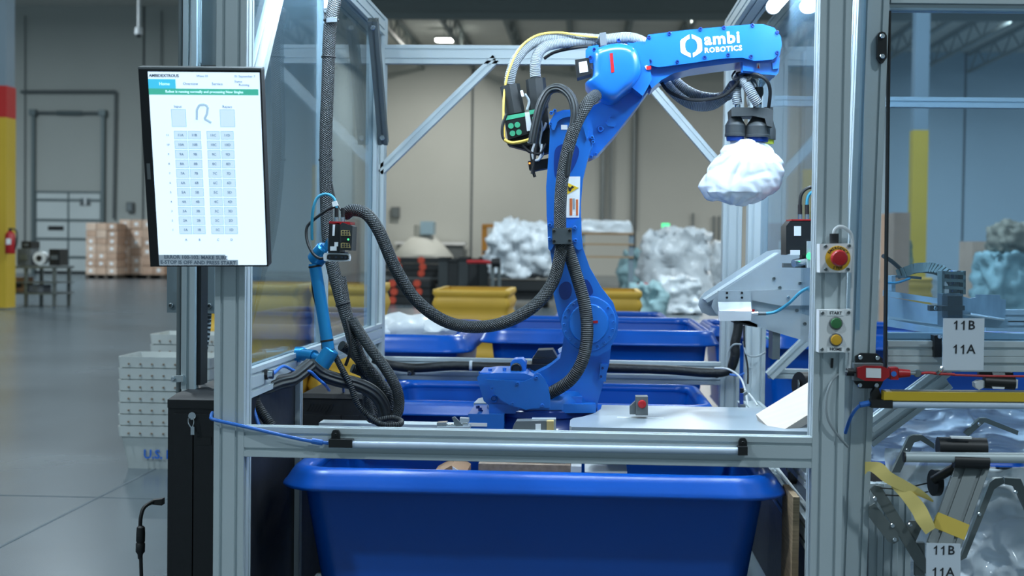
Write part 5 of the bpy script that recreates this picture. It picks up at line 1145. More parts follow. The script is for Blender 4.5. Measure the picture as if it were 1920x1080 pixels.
B().tube([U(622, 345, 4.12), U(628, 372, 4.11), U(634, 385, 4.1), U(640, 395, 4.08)], .003, 8).o('black_cable', RUB, label='thin knotted cord hanging above the scanner camera', cat='cable')
t = thing('clamp_screw', 'small chrome clamp screw on the side rail beside the front-left post', 'screw', U(517, 688, 3.8))
q = V((sx(3.78)+.022, 3.78, zl-.03)); B().cyl(q, q+V((.02, 0, 0)), .012, 16).o('knob', CHROME, t); B().cyl(q-V((.003, 0, 0)), q+V((.006, 0, 0)), .016, 6).o('nut', BLACK, t)
# black sleeve along the back rail and up the right post
hose('back_sleeve', 'black cable sleeve tied along the back rail and up the corner post', 'cable',
     [[(700, 672, 5.84), (730, 684, 5.84), (780, 690, 5.84), (850, 686, 5.84), (930, 688, 5.84), (1050, 688, 5.84), (1150, 690, 5.84), (1260, 694, 5.84), (1330, 699, 5.83), (1366, 694, 5.82), (1378, 668, 5.8), (1378, 645, 5.8), (1384, 615, 5.8), (1384, 580, 5.8)]], mat('black_sleeve', (22, 25, 27), .5, 0, .2, 30., .3, 60.), .020, 12)
for px, py in ((883, 686), (1344, 699)):
    q = U(px, py, 5.84); B().lathe([(.0215, -.006), (.023, 0), (.0215, .006)], q, (1, 0, 0), 16).o('sleeve_tie', WCAB if px < 1000 else BLACK, label='pale tie around the black sleeve left of the robot' if px < 1000 else 'black clip holding the sleeve next to the corner post', cat='cable tie')
q = U(772, 700, 5.82); t = thing('rail_clip', 'small black clip under the back rail', 'clip', q); B().sil([(764, 696), (775, 694), (775, 704), (764, 704)], 5.80, 5.86).bevel(.003).o('body', BLACK, t); bolt(t, U(768, 699, 5.80), .008, CHROME)
# thin leads at the right corner
for k, (m, lab, pts) in enumerate(((WCAB, 'white lead hanging from the back rail end at the corner post', [(1340, 690, 5.7), (1365, 692, 5.65), (1388, 708, 5.6), (1398, 735, 5.55), (1402, 760, 5.5)]), (GCAB, 'grey lead arching over the sleeve bend', [(1362, 690, 5.7), (1366, 660, 5.7), (1376, 646, 5.68), (1390, 646, 5.68)]), (GCAB, 'grey lead sagging across the second upright', [(1394, 640, 5.66), (1400, 664, 5.64), (1418, 668, 5.64), (1436, 660, 5.64)]), (TCAB, 'pale lead curving below the chute', [(1436, 632, 5.6), (1450, 640, 5.6), (1460, 632, 5.6), (1461, 622, 5.6)]), (BCAB, 'blue lead crossing behind the corner post', [(1368, 702, 5.75), (1384, 704, 5.75), (1400, 698, 5.75)]), (RUB, 'black lead running down the corner upright', [(1395, 610, 5.65), (1396, 650, 5.65), (1402, 690, 5.65), (1402, 720, 5.65)]), (WCAB, 'white lead looping at the foot rail', [(1404, 738, 5.3), (1412, 748, 5.28), (1420, 760, 5.26)]))):
    B().tube([U(*p) for p in pts], .004, 8).o('thin_lead', m, label=lab, cat='cable')
t = thing('air_valve', 'small blue and brass air valve on the foot rail', 'valve', U(1391, 758, 5.3))
B().sil([(1388, 738), (1394, 738), (1394, 758), (1388, 758)], 5.28, 5.31).bevel(.002).o('blue_body', BLUE_D, t); B().cyl(U(1391, 738, 5.3), U(1391, 728, 5.3), .008, 10).o('cap', BLACK, t); B().cyl(U(1400, 735, 5.3), U(1392, 740, 5.3), .009, 10).o('fitting', ALU_D, t); B().box((U(1386, 757, 5.3).x, 5.26, zf), (U(1396, 757, 5.3).x, 5.34, U(1391, 757, 5.3).z)).o('foot', ALU_D, t)
# ================================================================ chute, sensor bracket, vision camera, board
ch = thing('metal_chute', 'sheet-steel chute with rounded side plates beside the right post', 'chute', U(1420, 640, 4.6))
B().sil([(1309, 572), (1312, 560), (1322, 548), (1438, 471), (1456, 468), (1530, 468), (1530, 600), (1330, 592), (1316, 586)], 4.72, 4.725).bevel(.001, 1).o('rear_side_plate', STEEL, ch)
B().sil([(1334, 575), (1338, 560), (1350, 548), (1468, 470), (1474, 468), (1530, 468), (1530, 630), (1518, 642), (1396, 606), (1344, 590)], 4.60, 4.605).bevel(.001, 1).o('front_side_plate', STEEL, ch)
B().sil([(1322, 562), (1460, 474), (1530, 472), (1530, 478), (1464, 480), (1326, 568)], 4.605, 4.72).o('chute_floor', STEEL, ch)
B().sil([(1346, 545), (1530, 543), (1530, 572), (1462, 573), (1410, 563), (1410, 590), (1346, 590)], 4.585, 4.598).bevel(.001, 1).o('flange', mat('bright_sheet', (188, 196, 200), .4, .5, .05, 4.), ch)
for px, py in ((1451, 522), (1462, 539), (1478, 558), (1509, 607), (1494, 582), (1500, 531)): bolt(ch, U(px, py, 4.585 if py > 540 and py < 572 else 4.60), .006, CHROME if py == 558 else ALU_D)
B().sil([(1376, 598), (1400, 600), (1420, 608), (1420, 614), (1376, 606)], 4.6, 4.7).o('bottom_lip', BLACK, ch)
B().box((U(1450, 560, 4.61).x, 4.61, U(1450, 640, 4.61).z-.06), (U(1464, 560, 4.61).x, 4.71, U(1450, 560, 4.61).z)).o('support_foot', ALU_D, ch)
sb_ = thing('sensor_bracket', 'pale sensor bracket with a shiny strip on the chute flange', 'sensor', U(1377, 601, 4.56))
B().sil([(1347, 545), (1408, 545), (1408, 567), (1347, 567)], 4.578, 4.584).bevel(.001, 1).o('back_plate', STEEL, sb_)
B().prism([U(1346, 566, 4.57), U(1408, 566, 4.57), U(1409, 583, 4.53), U(1348, 583, 4.53)], (0, .004, .0)).o('sloped_strip', mat('mirror_strip', (240, 246, 250), .12, .6), sb_)
B().sil([(1349, 583), (1409, 583), (1408, 601), (1350, 602)], 4.525, 4.57).bevel(.002).o('housing', WHITEP, sb_)
for px in (1363, 1391): bolt(sb_, U(px, 549, 4.578), .004, BLACK); bolt(sb_, U(px, 558, 4.578), .004, BLACK)
B().cyl(U(1409, 589, 4.54), U(1421, 588, 4.54), .008, 12).o('plug', CHROME, sb_); B().cyl(U(1421, 588, 4.54), U(1436, 588, 4.54), .006, 12).o('plug_sleeve', GREYP, sb_)
B().sil([(1410, 580), (1415, 580), (1415, 584), (1410, 584)], 4.54, 4.55).o('red_tab', RED, sb_)
B().tube([U(1436, 588, 4.54), U(1456, 584, 4.53), U(1480, 568, 4.5), U(1505, 545, 4.48), U(1540, 530, 4.46)], .005, 8).o('teal_cable', TCAB, label='teal sensor cable sweeping from the chute bracket behind the post', cat='cable')
vc = thing('vision_camera', 'black vision camera with twin cable plugs above the chute', 'camera', U(1496, 480, 4.2))
B().sil([(1474, 424), (1482, 414), (1540, 413), (1540, 478), (1500, 478), (1500, 470), (1474, 478)], 4.15, 4.26).bevel(.003).o('body', BLACK, vc)
B().sil([(1484, 411), (1540, 411), (1540, 415), (1484, 415)], 4.15, 4.26).o('red_top', RED, vc)
B().sil([(1489, 424), (1502, 424), (1502, 442), (1489, 442)], 4.148, 4.152).o('code_label', WHITE, vc); B().sil([(1482, 469), (1500, 469), (1500, 478), (1482, 478)], 4.146, 4.152).o('white_label', WHITE, vc)
B().sil([(1514, 452), (1520, 452), (1520, 502), (1514, 502)], 4.13, 4.2).o('frame_plate', ALU, vc)
B().cyl(U(1518, 480, 4.128), U(1518, 480, 4.126), .01, 10).o('green_led', MATS['green_led'], vc)
B().cyl(U(1488, 494, 4.14), U(1508, 490, 4.16), .012, 14).o('chrome_knob', CHROME, vc)
B().sil([(1504, 476), (1516, 476), (1516, 502), (1504, 502)], 4.17, 4.22).o('mount', BLACK, vc)
B().box((U(1508, 490, 4.2).x, 4.19, U(1508, 502, 4.2).z), (XR-.03, 4.22, U(1508, 494, 4.2).z)).o('bracket_arm', ALU_D, vc)
for px in (1500, 1513):
    B().cyl(U(px, 411, 4.2), U(px, 402, 4.2), .007, 12).o('plug_ring', CHROME, vc); B().cyl(U(px, 402, 4.2), U(px, 384, 4.2), .0065, 12).o('plug', RUB, vc)
B().tube([U(1500, 386, 4.2), U(1502, 366, 4.2), U(1512, 354, 4.2), U(1530, 350, 4.2), U(1550, 352, 4.2)], .005, 8).o('black_cable', RUB, label='black cable curving from the vision camera plugs to the post', cat='cable')
B().tube([U(1513, 386, 4.2), U(1514, 372, 4.2), U(1520, 362, 4.2), U(1535, 358, 4.2), U(1550, 360, 4.2)], .005, 8).o('teal_cable', TCAB, label='teal cable curving from the vision camera plugs to the post', cat='cable')
A_, D_ = U(1417, 777, 4.02), U(1455, 815, 3.83); B_ = U(1530, 708, 4.14); nn = (B_-A_).cross(D_-A_).normalized()
if nn.z > 0: nn = -nn
pd = B().prism([A_, B_, B_+(D_-A_), D_], nn*.022); pd.o('plywood_board', PLY, label='loose plywood board leaning on the worktop beside the right post', cat='board')
q = U(1500, 726, 5.4); t = thing('roller_end', 'black roller end behind the plywood board', 'roller', U(1505, 745, 5.3)); B().cyl(U(1498, 722, 5.3), U(1545, 722, 5.35), .05, 24).o('roller', BLACK, t); B().cyl(U(1496, 722, 5.3), U(1498, 722, 5.3), .02, 14).o('axle', ALU_D, t)
# parcels in the front bin
CARD = MATS['cardboard']
zr = U(1000, 884, 3.76).z
t = thing('carton', 'brown taped carton standing in the front blue bin', 'carton', V((U(990, 880, 3.95).x, 3.95, .14)))
a, c = U(897, 868, 3.87), U(1090, 890, 3.87); B().box((a.x, 3.87, .15), (c.x-.03, 4.03, a.z-.002)).bevel(.004).o('box', mat('speckled_carton', (150, 132, 116), .7, 0, .25, 60.), t); B().box((c.x-.03, 3.87, .15), (c.x, 4.03, a.z-.004)).o('tape', WHITEP, t)
t = thing('carton', 'small opened carton with a white inside in the front blue bin', 'carton', V((U(845, 880, 3.95).x, 3.95, .14)))
a, c = U(808, 886, 3.89), U(872, 886, 3.89); m = U(846, 873, 3.89)
B().prism([V((a.x, 3.89, .15)), V((c.x, 3.89, .15)), V((c.x, 3.89, a.z-.004)), V((m.x, 3.89, m.z)), V((a.x, 3.89, a.z-.012))], (0, .2, 0)).bevel(.003, 1).o('box', CARD, t)
B().prism([V((m.x+.004, 3.885, m.z-.002)), V((c.x+.002, 3.885, a.z-.004)), V((c.x+.002, 3.885, a.z-.03)), V((m.x+.004, 3.885, m.z-.03))], (0, .004, 0)).o('white_flap', WHITEP, t)
a, c = U(1096, 888, 3.89), U(1176, 890, 3.89)
B().box((a.x, 3.88, .16), (c.x, 4.04, a.z+.008)).bevel(.01, 2).noise(.006, 25.).o('white_envelope', WHITEP, label='flat white padded envelope in the front blue bin', cat='envelope')
# ================================================================ right: second post, guard panel, sorting machine
sf = thing('sorting_machine', 'slotted aluminium frame of the sorting machine right of the cell', 'machine frame', U(1640, 1070, 3.8))
YR = 3.665
pt = U(1639, 0, YR); pb_ = U(1596, 1080, YR); d = (pb_-pt); pt2 = pt-d*.25; pb2 = pb_+d*((pb_.z-.0)/(pt.z-pb_.z)); pb2.z = max(pb2.z, 0)
rail('leaning_post', pb2+V((0, .04, 0)), pt2+V((0, .04, 0)), X_, 2, 2, sf)
gsk = [U(1668, 20, YR-.001), U(1671, 20, YR-.001), U(1663, 690, YR-.001), U(1660, 690, YR-.001)]
B().prism(gsk, (0, .03, 0)).o('black_gasket', BLACK, sf)
B().prism([U(1669, 14, YR+.03), U(2350, 18, YR+.03), U(2344, 672, YR+.03), U(1661, 650, YR+.03)], (0, .005, 0)).o('clear_guard_panel', POLY, sf)
def hrail(xa, ya, xb, yb, Y, nw, nh, name='rail', **k):
    a, c = U(xa, ya, Y), U(xb, yb, Y); return rail(name, a, c, Z_, nw, nh, sf, **k)
hrail(1668, -6, 2350, 0, YR+.04, 1, 1); hrail(1664, 7, 2350, 13, YR+.05, 1, 1)
hrail(1447, 190, 2350, 198, 5.5, 1, 1)
hrail(1662, 652, 2350, 656, 3.70, 1, 1, 'long_beam'); hrail(1662, 681, 2350, 685, 3.70, 1, 1, 'long_beam')
hrail(1660, 637, 2350, 641, 3.74, 1, 1, 'bearing_rail')
hrail(1845, 592, 2350, 594, 4.4, 1, 1); hrail(1845, 612, 2350, 614, 4.4, 1, 1); hrail(1664, 600, 1770, 612, 4.6, 1, 1)
B().prism([U(1663, 556, 4.2), U(1778, 578, 3.9), U(1778, 612, 3.9), U(1663, 592, 4.2)], (0, .04, 0)).bevel(.004).o('actuator_body', STEEL, sf)
B().prism([U(1663, 545, 4.2), U(1778, 562, 3.9), U(1778, 572, 3.9), U(1663, 556, 4.2)], (0, .06, 0)).bevel(.003).o('actuator_top', ALU, sf)
B().prism([U(1663, 598, 4.15), U(1778, 620, 3.85), U(1778, 630, 3.85), U(1663, 612, 4.15)], (0, .04, 0)).bevel(.003).o('actuator_rail', ALU, sf)
hrail(1628, 800, 1776, 690, 4.05, 1, 1, 'brace')
hrail(1628, 826, 1776, 716, 4.10, 1, 1, 'brace')
for x, y in ((1640, 3.9), (1668, 3.92), (1692, 3.96)):
    a = U(x, 1000, y); rail('lower_upright', (a.x, y, 0), (a.x, y, U(x, 905, y).z), X_, 1, 1, sf)
B().sil([(1664, 622), (1745, 622), (1745, 631), (1664, 631)], 4.0, 4.06).bevel(.003).o('blue_cover_strip', BIN, sf); B().sil([(1846, 623), (2300, 632), (2300, 642), (1846, 634)], 4.0, 4.06).bevel(.003).o('blue_cover_strip', BIN, sf)
B().sil([(1752, 629), (1766, 629), (1766, 670), (1752, 670)], 3.66, 3.70).bevel(.002).o('black_block', BLACK, sf); bolt(sf, U(1761, 631, 3.66), .006, CHROME)
# carriage motor, plates
cr = thing('sorter_carriage', 'sorting carriage with a black motor and steel tray plates', 'carriage', U(1790, 600, 3.9))
B().sil([(1768, 551), (1806, 551), (1806, 612), (1768, 612)], 3.86, 3.92).bevel(.003).o('motor_plate', ALU_D, cr)
B().sil([(1777, 555), (1804, 555), (1804, 597), (1777, 597)], 3.80, 3.86).bevel(.004).o('black_motor', BLACK, cr)
B().sil([(1744, 573), (1764, 573), (1764, 583), (1744, 583)], 3.83, 3.86).bevel(.002).o('stop_block', BLACK, cr); bolt(cr, U(1754, 578, 3.83), .006, CHROME)
B().sil([(1766, 574), (1809, 573), (1809, 582), (1766, 583)], 3.79, 3.85).bevel(.002).o('motor_band', BLACK, cr)
GALV = mat('galvanised_plate', (172, 184, 192), .4, .4, .16, 14., stretch=(3, 3, .6))
B().sil([(1818, 560), (1830, 557), (1830, 552), (1875, 553), (1876, 561), (1886, 562), (1885, 597), (1820, 590)], 3.90, 3.908).o('tray_plate', GALV, cr)
B().prism([U(1820, 586, 3.9), U(1884, 597, 3.9), U(1884, 599, 3.7), U(1820, 590, 3.7)], (0, 0, -.004)).o('tray_floor', STEEL, cr)
B().sil([(1806, 556), (1820, 560), (1820, 590), (1806, 590)], 3.88, 3.888).o('side_plate', GALV, cr)
B().sil([(1806, 590), (1890, 598), (1890, 616), (1806, 612)], 3.9, 3.98).o('carriage_beam', ALU, cr)
# drag chain: separate links
dcn = thing('drag_chain', 'grey cable drag chain arching over the sorting carriage', 'cable carrier', U(1700, 530, 4.1))
DCM = mat('drag_chain_grey', (112, 118, 108), .6, 0, .06, 20.)
path = cat_rom([U(x, y, Y) for x, y, Y in ((1690, 512, 4.12), (1720, 503, 4.10), (1750, 505, 4.06), (1772, 514, 4.0), (1786, 530, 3.96), (1790, 548, 3.96))], 30)
acc = 0; nxt = 0
for p_, q_ in zip(path, path[1:]):
    acc += (q_-p_).length
    if acc >= nxt:
        tng = (q_-p_).normalized(); side = V((.25, .97, 0)); nrm = tng.cross(side).normalized(); side = nrm.cross(tng)
        Mx = Matrix((tng, side, nrm)).transposed()
        B().cbox(p_, (.0105, .075, .028), Mx).bevel(.0015, 1).o('link', DCM, dcn); nxt += .0125
fc_ = [(1770, 507), (1806, 510), (1812, 530), (1812, 550), (1770, 550)]
for y0 in (508, 522, 536): B().sil([(1768, y0), (1810, y0+2), (1811, y0+8), (1768, y0+6)], 3.90, 3.95).bevel(.001, 1).o('front_link', DCM, dcn)
for x0 in (1766, 1806): B().sil([(x0, 508), (x0+5, 508), (x0+5, 552), (x0, 552)], 3.90, 3.95).bevel(.001, 1).o('link_side', DCM, dcn)
for k, m in enumerate((WCAB, BCAB, WCAB, GCAB, RUB, RUB)): B().tube([U(1780+4*k, 508, 3.93), U(1782+4*k, 525, 3.935), U(1781+4*k, 552, 3.93)], .003, 6).o('cable', m, dcn)
B().sil([(1680, 516), (1728, 519), (1728, 524), (1676, 520)], 4.08, 4.14).o('base_plate', ALU_D, dcn)
B().sil([(1672, 517), (1679, 517), (1679, 548), (1672, 546)], 4.06, 4.12).o('end_bracket', STEEL, dcn)
B().tube([U(1656, 480, 4.0), U(1672, 490, 4.05), U(1688, 504, 4.1)], .006, 8).o('black_cable', RUB, label='black cable running into the drag chain', cat='cable')
B().tube([U(1660, 530, 4.05), U(1682, 530, 4.05), U(1706, 522, 4.08)], .0035, 8).o('teal_cable', TCAB, label='thin teal cable under the drag chain', cat='cable')
# placards
def placard(px, py, w_, h_, Y, lab, cells, slant=0, tilt=0):
    t = thing('number_placard', lab, 'sign', U(px+w_/2, py+h_, Y))
    s = B().sil([(px, py), (px+w_, py+tilt), (px+w_-slant, py+h_+tilt), (px-slant, py+h_)], Y, Y+.004).bevel(.001, 1).o('board', mat('white_card', (202, 212, 222), .5), t)
    for (s_, x, y, size) in cells: number_text(s_, size, frame3(U(x, y, Y-.0006), (1, 0, -.012), (0, 0, 1)), 'lettering', s, TXT)
    return t
placard(1769, 597, 77, 97, 3.62, 'white placard reading 11B and 11A hung on the long beam', (('11B', 1807, 610, .032), ('11A', 1806, 655, .032)), 2, 0)
# rope pull switch
rs = thing('rope_pull_switch', 'red and grey emergency rope-pull switch on the leaning post', 'switch', U(1640, 728, 3.63))
B().sil([(1604, 668), (1614, 662), (1644, 663), (1655, 672), (1656, 686), (1656, 716), (1650, 728), (1612, 728), (1602, 716)], 3.655, 3.664).bevel(.002).o('black_mount', BLACK, rs)
for px, py in ((1613, 670), (1645, 671), (1612, 722), (1643, 722)): bolt(rs, U(px, py, 3.655), .006, CHROME)
B().sil([(1602, 682), (1656, 682), (1656, 714), (1602, 714)], 3.62, 3.656).bevel(.003).o('housing', ALU_D, rs)
rc = B().sil([(1608, 690), (1622, 686), (1655, 687), (1668, 692), (1668, 706), (1655, 715), (1622, 714), (1608, 708)], 3.605, 3.622).bevel(.003).o('red_cover', RED, rs)
B().sil([(1624, 690), (1652, 691), (1652, 709), (1624, 708)], 3.6035, 3.606).o('rating_plate', WHITE, rc)
B().sil([(1670, 690), (1684, 689), (1685, 712), (1670, 712)], 3.605, 3.64).bevel(.003).o('red_head', RED, rs)
B().cyl(U(1676, 701, 3.605), U(1676, 701, 3.600), .007, 14).o('blue_button', BCAB, rs)
B().cyl(U(1684, 700, 3.62), U(1706, 700, 3.62), .0125, 16, .009).o('red_nose', RED, rs); B().cyl(U(1705, 699, 3.62), U(1716, 699, 3.62), .0055, 12).o('eye_rod', CHROME, rs)
B().lathe([(.009, -.003), (.0105, 0), (.009, .003)], U(1720, 700, 3.62), (.3, 1, 0), 14).o('eye_ring', ALU_D, rs)
q = U(1596, 698, 3.63); B().cyl(U(1587, 697, 3.63), U(1604, 698, 3.63), .0105, 12).o('cable_gland', BLACK, rs)
B().tube([U(1588, 697, 3.62), U(1574, 700, 3.56), U(1558, 718, 3.54), U(1549, 750, 3.535), U(1552, 785, 3.535), U(1570, 815, 3.54), U(1590, 838, 3.56)], .0032, 8).o('grey_cable', GCAB, label='grey cable looping down from the rope-pull switch', cat='cable')
rp_ = thing('pull_rope', 'red emergency pull rope stretched along the sorting machine', 'rope', U(1780, 705, 3.62))
B().tube([U(1722, 701, 3.62), U(1742, 699, 3.62), U(1762, 701, 3.62), U(1790, 702, 3.62)], .0035, 8).o('rope', RED, rp_); B().tube([U(1786, 703, 3.62), U(1850, 705, 3.62), U(2350, 709, 3.62)], .0028, 8, 0).o('rope', RED, rp_)
B().tube([U(1758, 699, 3.62), U(1764, 693, 3.61), U(1767, 688, 3.61)], .006, 8).o('rope_clip', CHROME, rp_)
sl = thing('tube_sensor', 'black cylindrical sensor with white end caps under the pull rope', 'sensor', U(1870, 730, 3.7))
B().cyl(U(1845, 716, 3.70), U(1902, 719, 3.70), .017, 20).o('body', BLACK, sl); B().sil([(1836, 698), (1900, 699), (1900, 708), (1836, 707)], 3.70, 3.72).o('holder', BLACK, sl)
B().sil([(1828, 718), (1838, 713), (1846, 714), (1846, 726), (1836, 731), (1829, 726)], 3.69, 3.72).bevel(.002).o('end_cap', WHITEP, sl); B().sil([(1901, 712), (1909, 712), (1908, 728), (1900, 729)], 3.69, 3.72).bevel(.002).o('end_cap', WHITEP, sl)
B().sil([(1861, 698), (1884, 699), (1885, 703), (1862, 703)], 3.695, 3.70).o('white_label', WHITE, sl); B().sil([(1860, 725), (1884, 726), (1883, 730), (1862, 729)], 3.683, 3.687).o('white_label', WHITE, sl)
# yellow light-curtain bar with frosted strip
yb_ = thing('light_curtain_bar', 'yellow light-curtain bar with a frosted strip and blue lead', 'light curtain', U(1790, 768, 3.60))
B().sil([(1658, 735), (2350, 740), (2350, 757), (1657, 751)], 3.585, 3.625).bevel(.003).o('yellow_profile', mat('curtain_yellow', (200, 168, 40), .45), yb_)
B().sil([(1658, 733), (2350, 737), (2350, 741), (1658, 736)], 3.60, 3.64).o('top_track', GREYP, yb_)
B().tube([U(1672, 758, 3.595), U(2350, 764, 3.595)], .0095, 12, 0).o('frosted_tube', LEDB, yb_)
B().sil([(1634, 750), (1674, 750), (1674, 766), (1634, 765)], 3.585, 3.62).bevel(.002).o('end_cap', BLACK, yb_)
B().sil([(1634, 752), (1634, 738), (1640, 728), (1648, 728), (1652, 740), (1652, 752)], 3.62, 3.64).bevel(.002).o('clip', BLACK, yb_)
B().tube([U(1636, 757, 3.60), U(1620, 757, 3.60), U(1606, 766, 3.60), U(1594, 785, 3.61), U(1585, 812, 3.64)], .0045, 8).o('blue_lead', BCAB, yb_); B().tube([U(1630, 756, 3.60), U(1612, 759, 3.60)], .0075, 8).o('strain_relief', BCAB, yb_)
# black door catch on the leaning post
dct = thing('door_catch', 'black oval door catch with two screws on the leaning post', 'latch', U(1654, 118, 3.65))
B().sil([(1645, 67), (1648, 61), (1654, 59), (1660, 61), (1663, 67), (1663, 108), (1656, 118), (1652, 118), (1645, 108)], 3.648, 3.664).bevel(.003).o('body', BLACK, dct)
for py in (68, 106): bolt(dct, U(1654, py, 3.648), .0065, CHROME)
# emergency stop and start boxes on the right post
YE = 3.545
es = thing('emergency_stop_box', 'white box with a red emergency stop mushroom on the right post', 'emergency stop', U(1567, 512, YE))
B().sil([(1537, 457), (1599, 456), (1596, 511), (1537, 511)], YE-.045, YE+.003).bevel(.004).o('housing', WHITEP, es)
q = U(1571, 484, YE-.0455); yd_ = B().lathe([(.031, .002), (.031, -.001), (.029, -.002)], q, (0, 1, 0), 32).o('yellow_disc', mat('estop_yellow', (216, 170, 36), .5), es)
B().lathe([(.014, 0), (.014, -.012), (.0205, -.014), (.0205, -.024), (.017, -.029), (.004, -.031)], q, (0, 1, 0), 28).o('red_mushroom', RED, es)
arc = []
for i, chh in enumerate('EMERGENCY'): an = math.radians(148-i*14.5); arc.append((chh, .0095, frame3(q+V((math.cos(an)*.0255, -.0022, math.sin(an)*.0255)), (math.sin(an), 0, -math.cos(an)), (math.cos(an), 0, math.sin(an))), .0002))
for i, chh in enumerate('STOP'): an = math.radians(-112+i*15); arc.append((chh, .0095, frame3(q+V((math.cos(an)*.0255, -.0022, math.sin(an)*.0255)), (-math.sin(an), 0, math.cos(an)), (-math.cos(an), 0, -math.sin(an))), .0002))
letters(arc, 'lettering', TXT, yd_)
for px, py in ((1548, 462), (1592, 461), (1548, 505), (1590, 505)): bolt(es, U(px, py, YE-.045), .0045, ALU_D)
B().cyl(U(1564, 457, YE-.02), U(1564, 438, YE-.02), .0115, 14).o('cable_gland', BLACK, es)
B().tube([U(1563, 440, YE-.02), U(1566, 430, YE-.02), U(1576, 425, YE-.02), U(1590, 432, YE-.015), U(1598, 450, YE-.006), U(1598, 520, YE-.006), U(1596, 600, YE-.006), U(1592, 690, YE-.006)], .0045, 8).o('white_cable', WCAB, label='white cable from the emergency stop box down the right post', cat='cable')
ss = thing('start_box', 'white control box with green START and yellow HOME buttons', 'control box', U(1565, 662, YE))
B().sil([(1536, 581), (1597, 580), (1595, 661), (1535, 661)], YE-.04, YE+.003).bevel(.004).o('housing', WHITEP, ss)
for py, m, nm in ((606, mat('green_button', (52, 112, 66), .4), 'green_button'), (637, mat('amber_button', (214, 164, 40), .4), 'yellow_button')):
    q = U(1567, py, YE-.0405); B().lathe([(.0165, .001), (.0165, -.004), (.0145, -.006)], q, (0, 1, 0), 24).o('button_ring', GREYP, ss); B().lathe([(.0135, -.004), (.0135, -.010), (.012, -.012), (.002, -.013)], q, (0, 1, 0), 24).o(nm, m, ss)
for s_, py in (('START', 587), ('HOME', 655)): lp = B().sil([(1551, py-5), (1582, py-5), (1582, py+5), (1551, py+5)], YE-.0415, YE-.039).o('label_plate', WHITE, ss); put_text(s_, .0105, frame3(U(1567, py, YE-.042), (1, 0, -.012), (0, 0, 1)), .0002, 1., 'lettering', lp, TXT)
for px, py in ((1542, 587), (1591, 586), (1541, 655), (1590, 655)): bolt(ss, U(px, py, YE-.04), .0045, ALU_D)
B().sil([(1559, 672), (1563, 672), (1562, 690), (1558, 690)], YE-.004, YE+.008).o('slot_clip', BLACK, label='small black clip in the slot below the start box', cat='clip')
# ================================================================ lower right: bags on holders
hb = thing('bag_holder', 'slanted aluminium bag holder with a black clamp and silver bar', 'bag holder', U(1775, 1060, 3.62))
p0, p1 = U(1826, 866, 3.64), U(1766, 1030, 3.56)
B().extr(p1, p0, V((1, 0, .2)), 2, 1).o('slanted_profile', mat('dark_anodised', (124, 132, 134), .45, .4), hb, sharp=.3)
B().cyl(U(1696, 857, 3.60), U(2350, 862, 3.60), .0135, 20).o('silver_bar', ALU, hb); B().cyl(U(1694, 857, 3.60), U(1697, 857, 3.60), .0138, 20).o('bar_end', BLACK, hb)
B().cyl(U(1788, 864, 3.60), U(1853, 866, 3.60), .0185, 20).o('clamp_sleeve', BLACK, hb)
B().cyl(U(1758, 838, 3.66), U(1848, 840, 3.66), .0265, 24).o('black_drum', BLACK, hb); B().sil([(1782, 818), (1822, 819), (1822, 823), (1784, 822)], 3.63, 3.64).o('white_label', WHITE, hb)
B().lathe([(.035, -.008), (.035, .008), (.026, .01)], U(1754, 905, 3.70), (1, .2, 0), 24).o('black_roller', BLACK, hb)
q0, q1 = p1+(p0-p1)*.16, p1+(p0-p1)*.33
B().extr(q0, q1, V((1, 0, .2)), 2, 1, slot=.0001, deep=.0001, m=.0412).o('yellow_tape', mat('yellow_tape', (198, 172, 66), .5), hb)
B().cyl(U(1798, 872, 3.64), U(1750, 900, 3.68), .012, 10).o('link', BLACK, hb)
placard(1737, 1018, 64, 110, 3.50, 'white placard reading 11B and 11A below the yellow tape', (('11B', 1769, 1032, .031), ('11A', 1767, 1073, .031)), 0, 2)
B().box((U(1745, 1030, 3.54).x, 3.506, 0), (U(1790, 1030, 3.54).x, 3.56, p1.z+.004)).o('holder_foot', ALU, hb)
# torn yellow ribbon straps
RIB = mat('pale_yellow_strap', (236, 214, 130), .6, 0, .05, 10.)
def ribbon(pts, lab):
    L = []
    for (xa, ya, xb, yb, Y) in pts: L.append([U(xa, ya, Y), U(xb, yb, Y-.01)])
    A = cat_rom([l[0] for l in L], 6); C = cat_rom([l[1] for l in L], 6)
    b = B(); b.loft([[a_, c_, c_+V((0, .003, 0)), a_+V((0, .003, 0))] for a_, c_ in zip(A, C)]).o('yellow_strap', RIB, label=lab, cat='strap', sharp=1.2)
ribbon([(1622, 890, 1622, 866, 3.60), (1632, 884, 1652, 868, 3.59), (1658, 904, 1672, 886, 3.57), (1690, 920, 1700, 902, 3.56), (1722, 930, 1730, 920, 3.55), (1750, 942, 1750, 938, 3.55)], 'upper strand of yellow strap stretched from the leaning post')
ribbon([(1670, 912, 1682, 910, 3.58), (1690, 934, 1710, 922, 3.56), (1710, 962, 1732, 944, 3.55), (1718, 978, 1746, 970, 3.54), (1736, 1002, 1754, 990, 3.54)], 'lower torn strand of yellow strap tied to the bag holder')
B().tube([U(1650, 915, 3.62), U(1690, 916, 3.62), U(1738, 906, 3.66)], .002, 6).o('tie_wire', RUB, label='thin black wire above the steel lever arms', cat='wire')
B().tube([U(1660, 928, 3.62), U(1695, 929, 3.62), U(1740, 922, 3.66)], .002, 6).o('tie_wire', RUB, label='second thin black wire below the yellow strap', cat='wire')
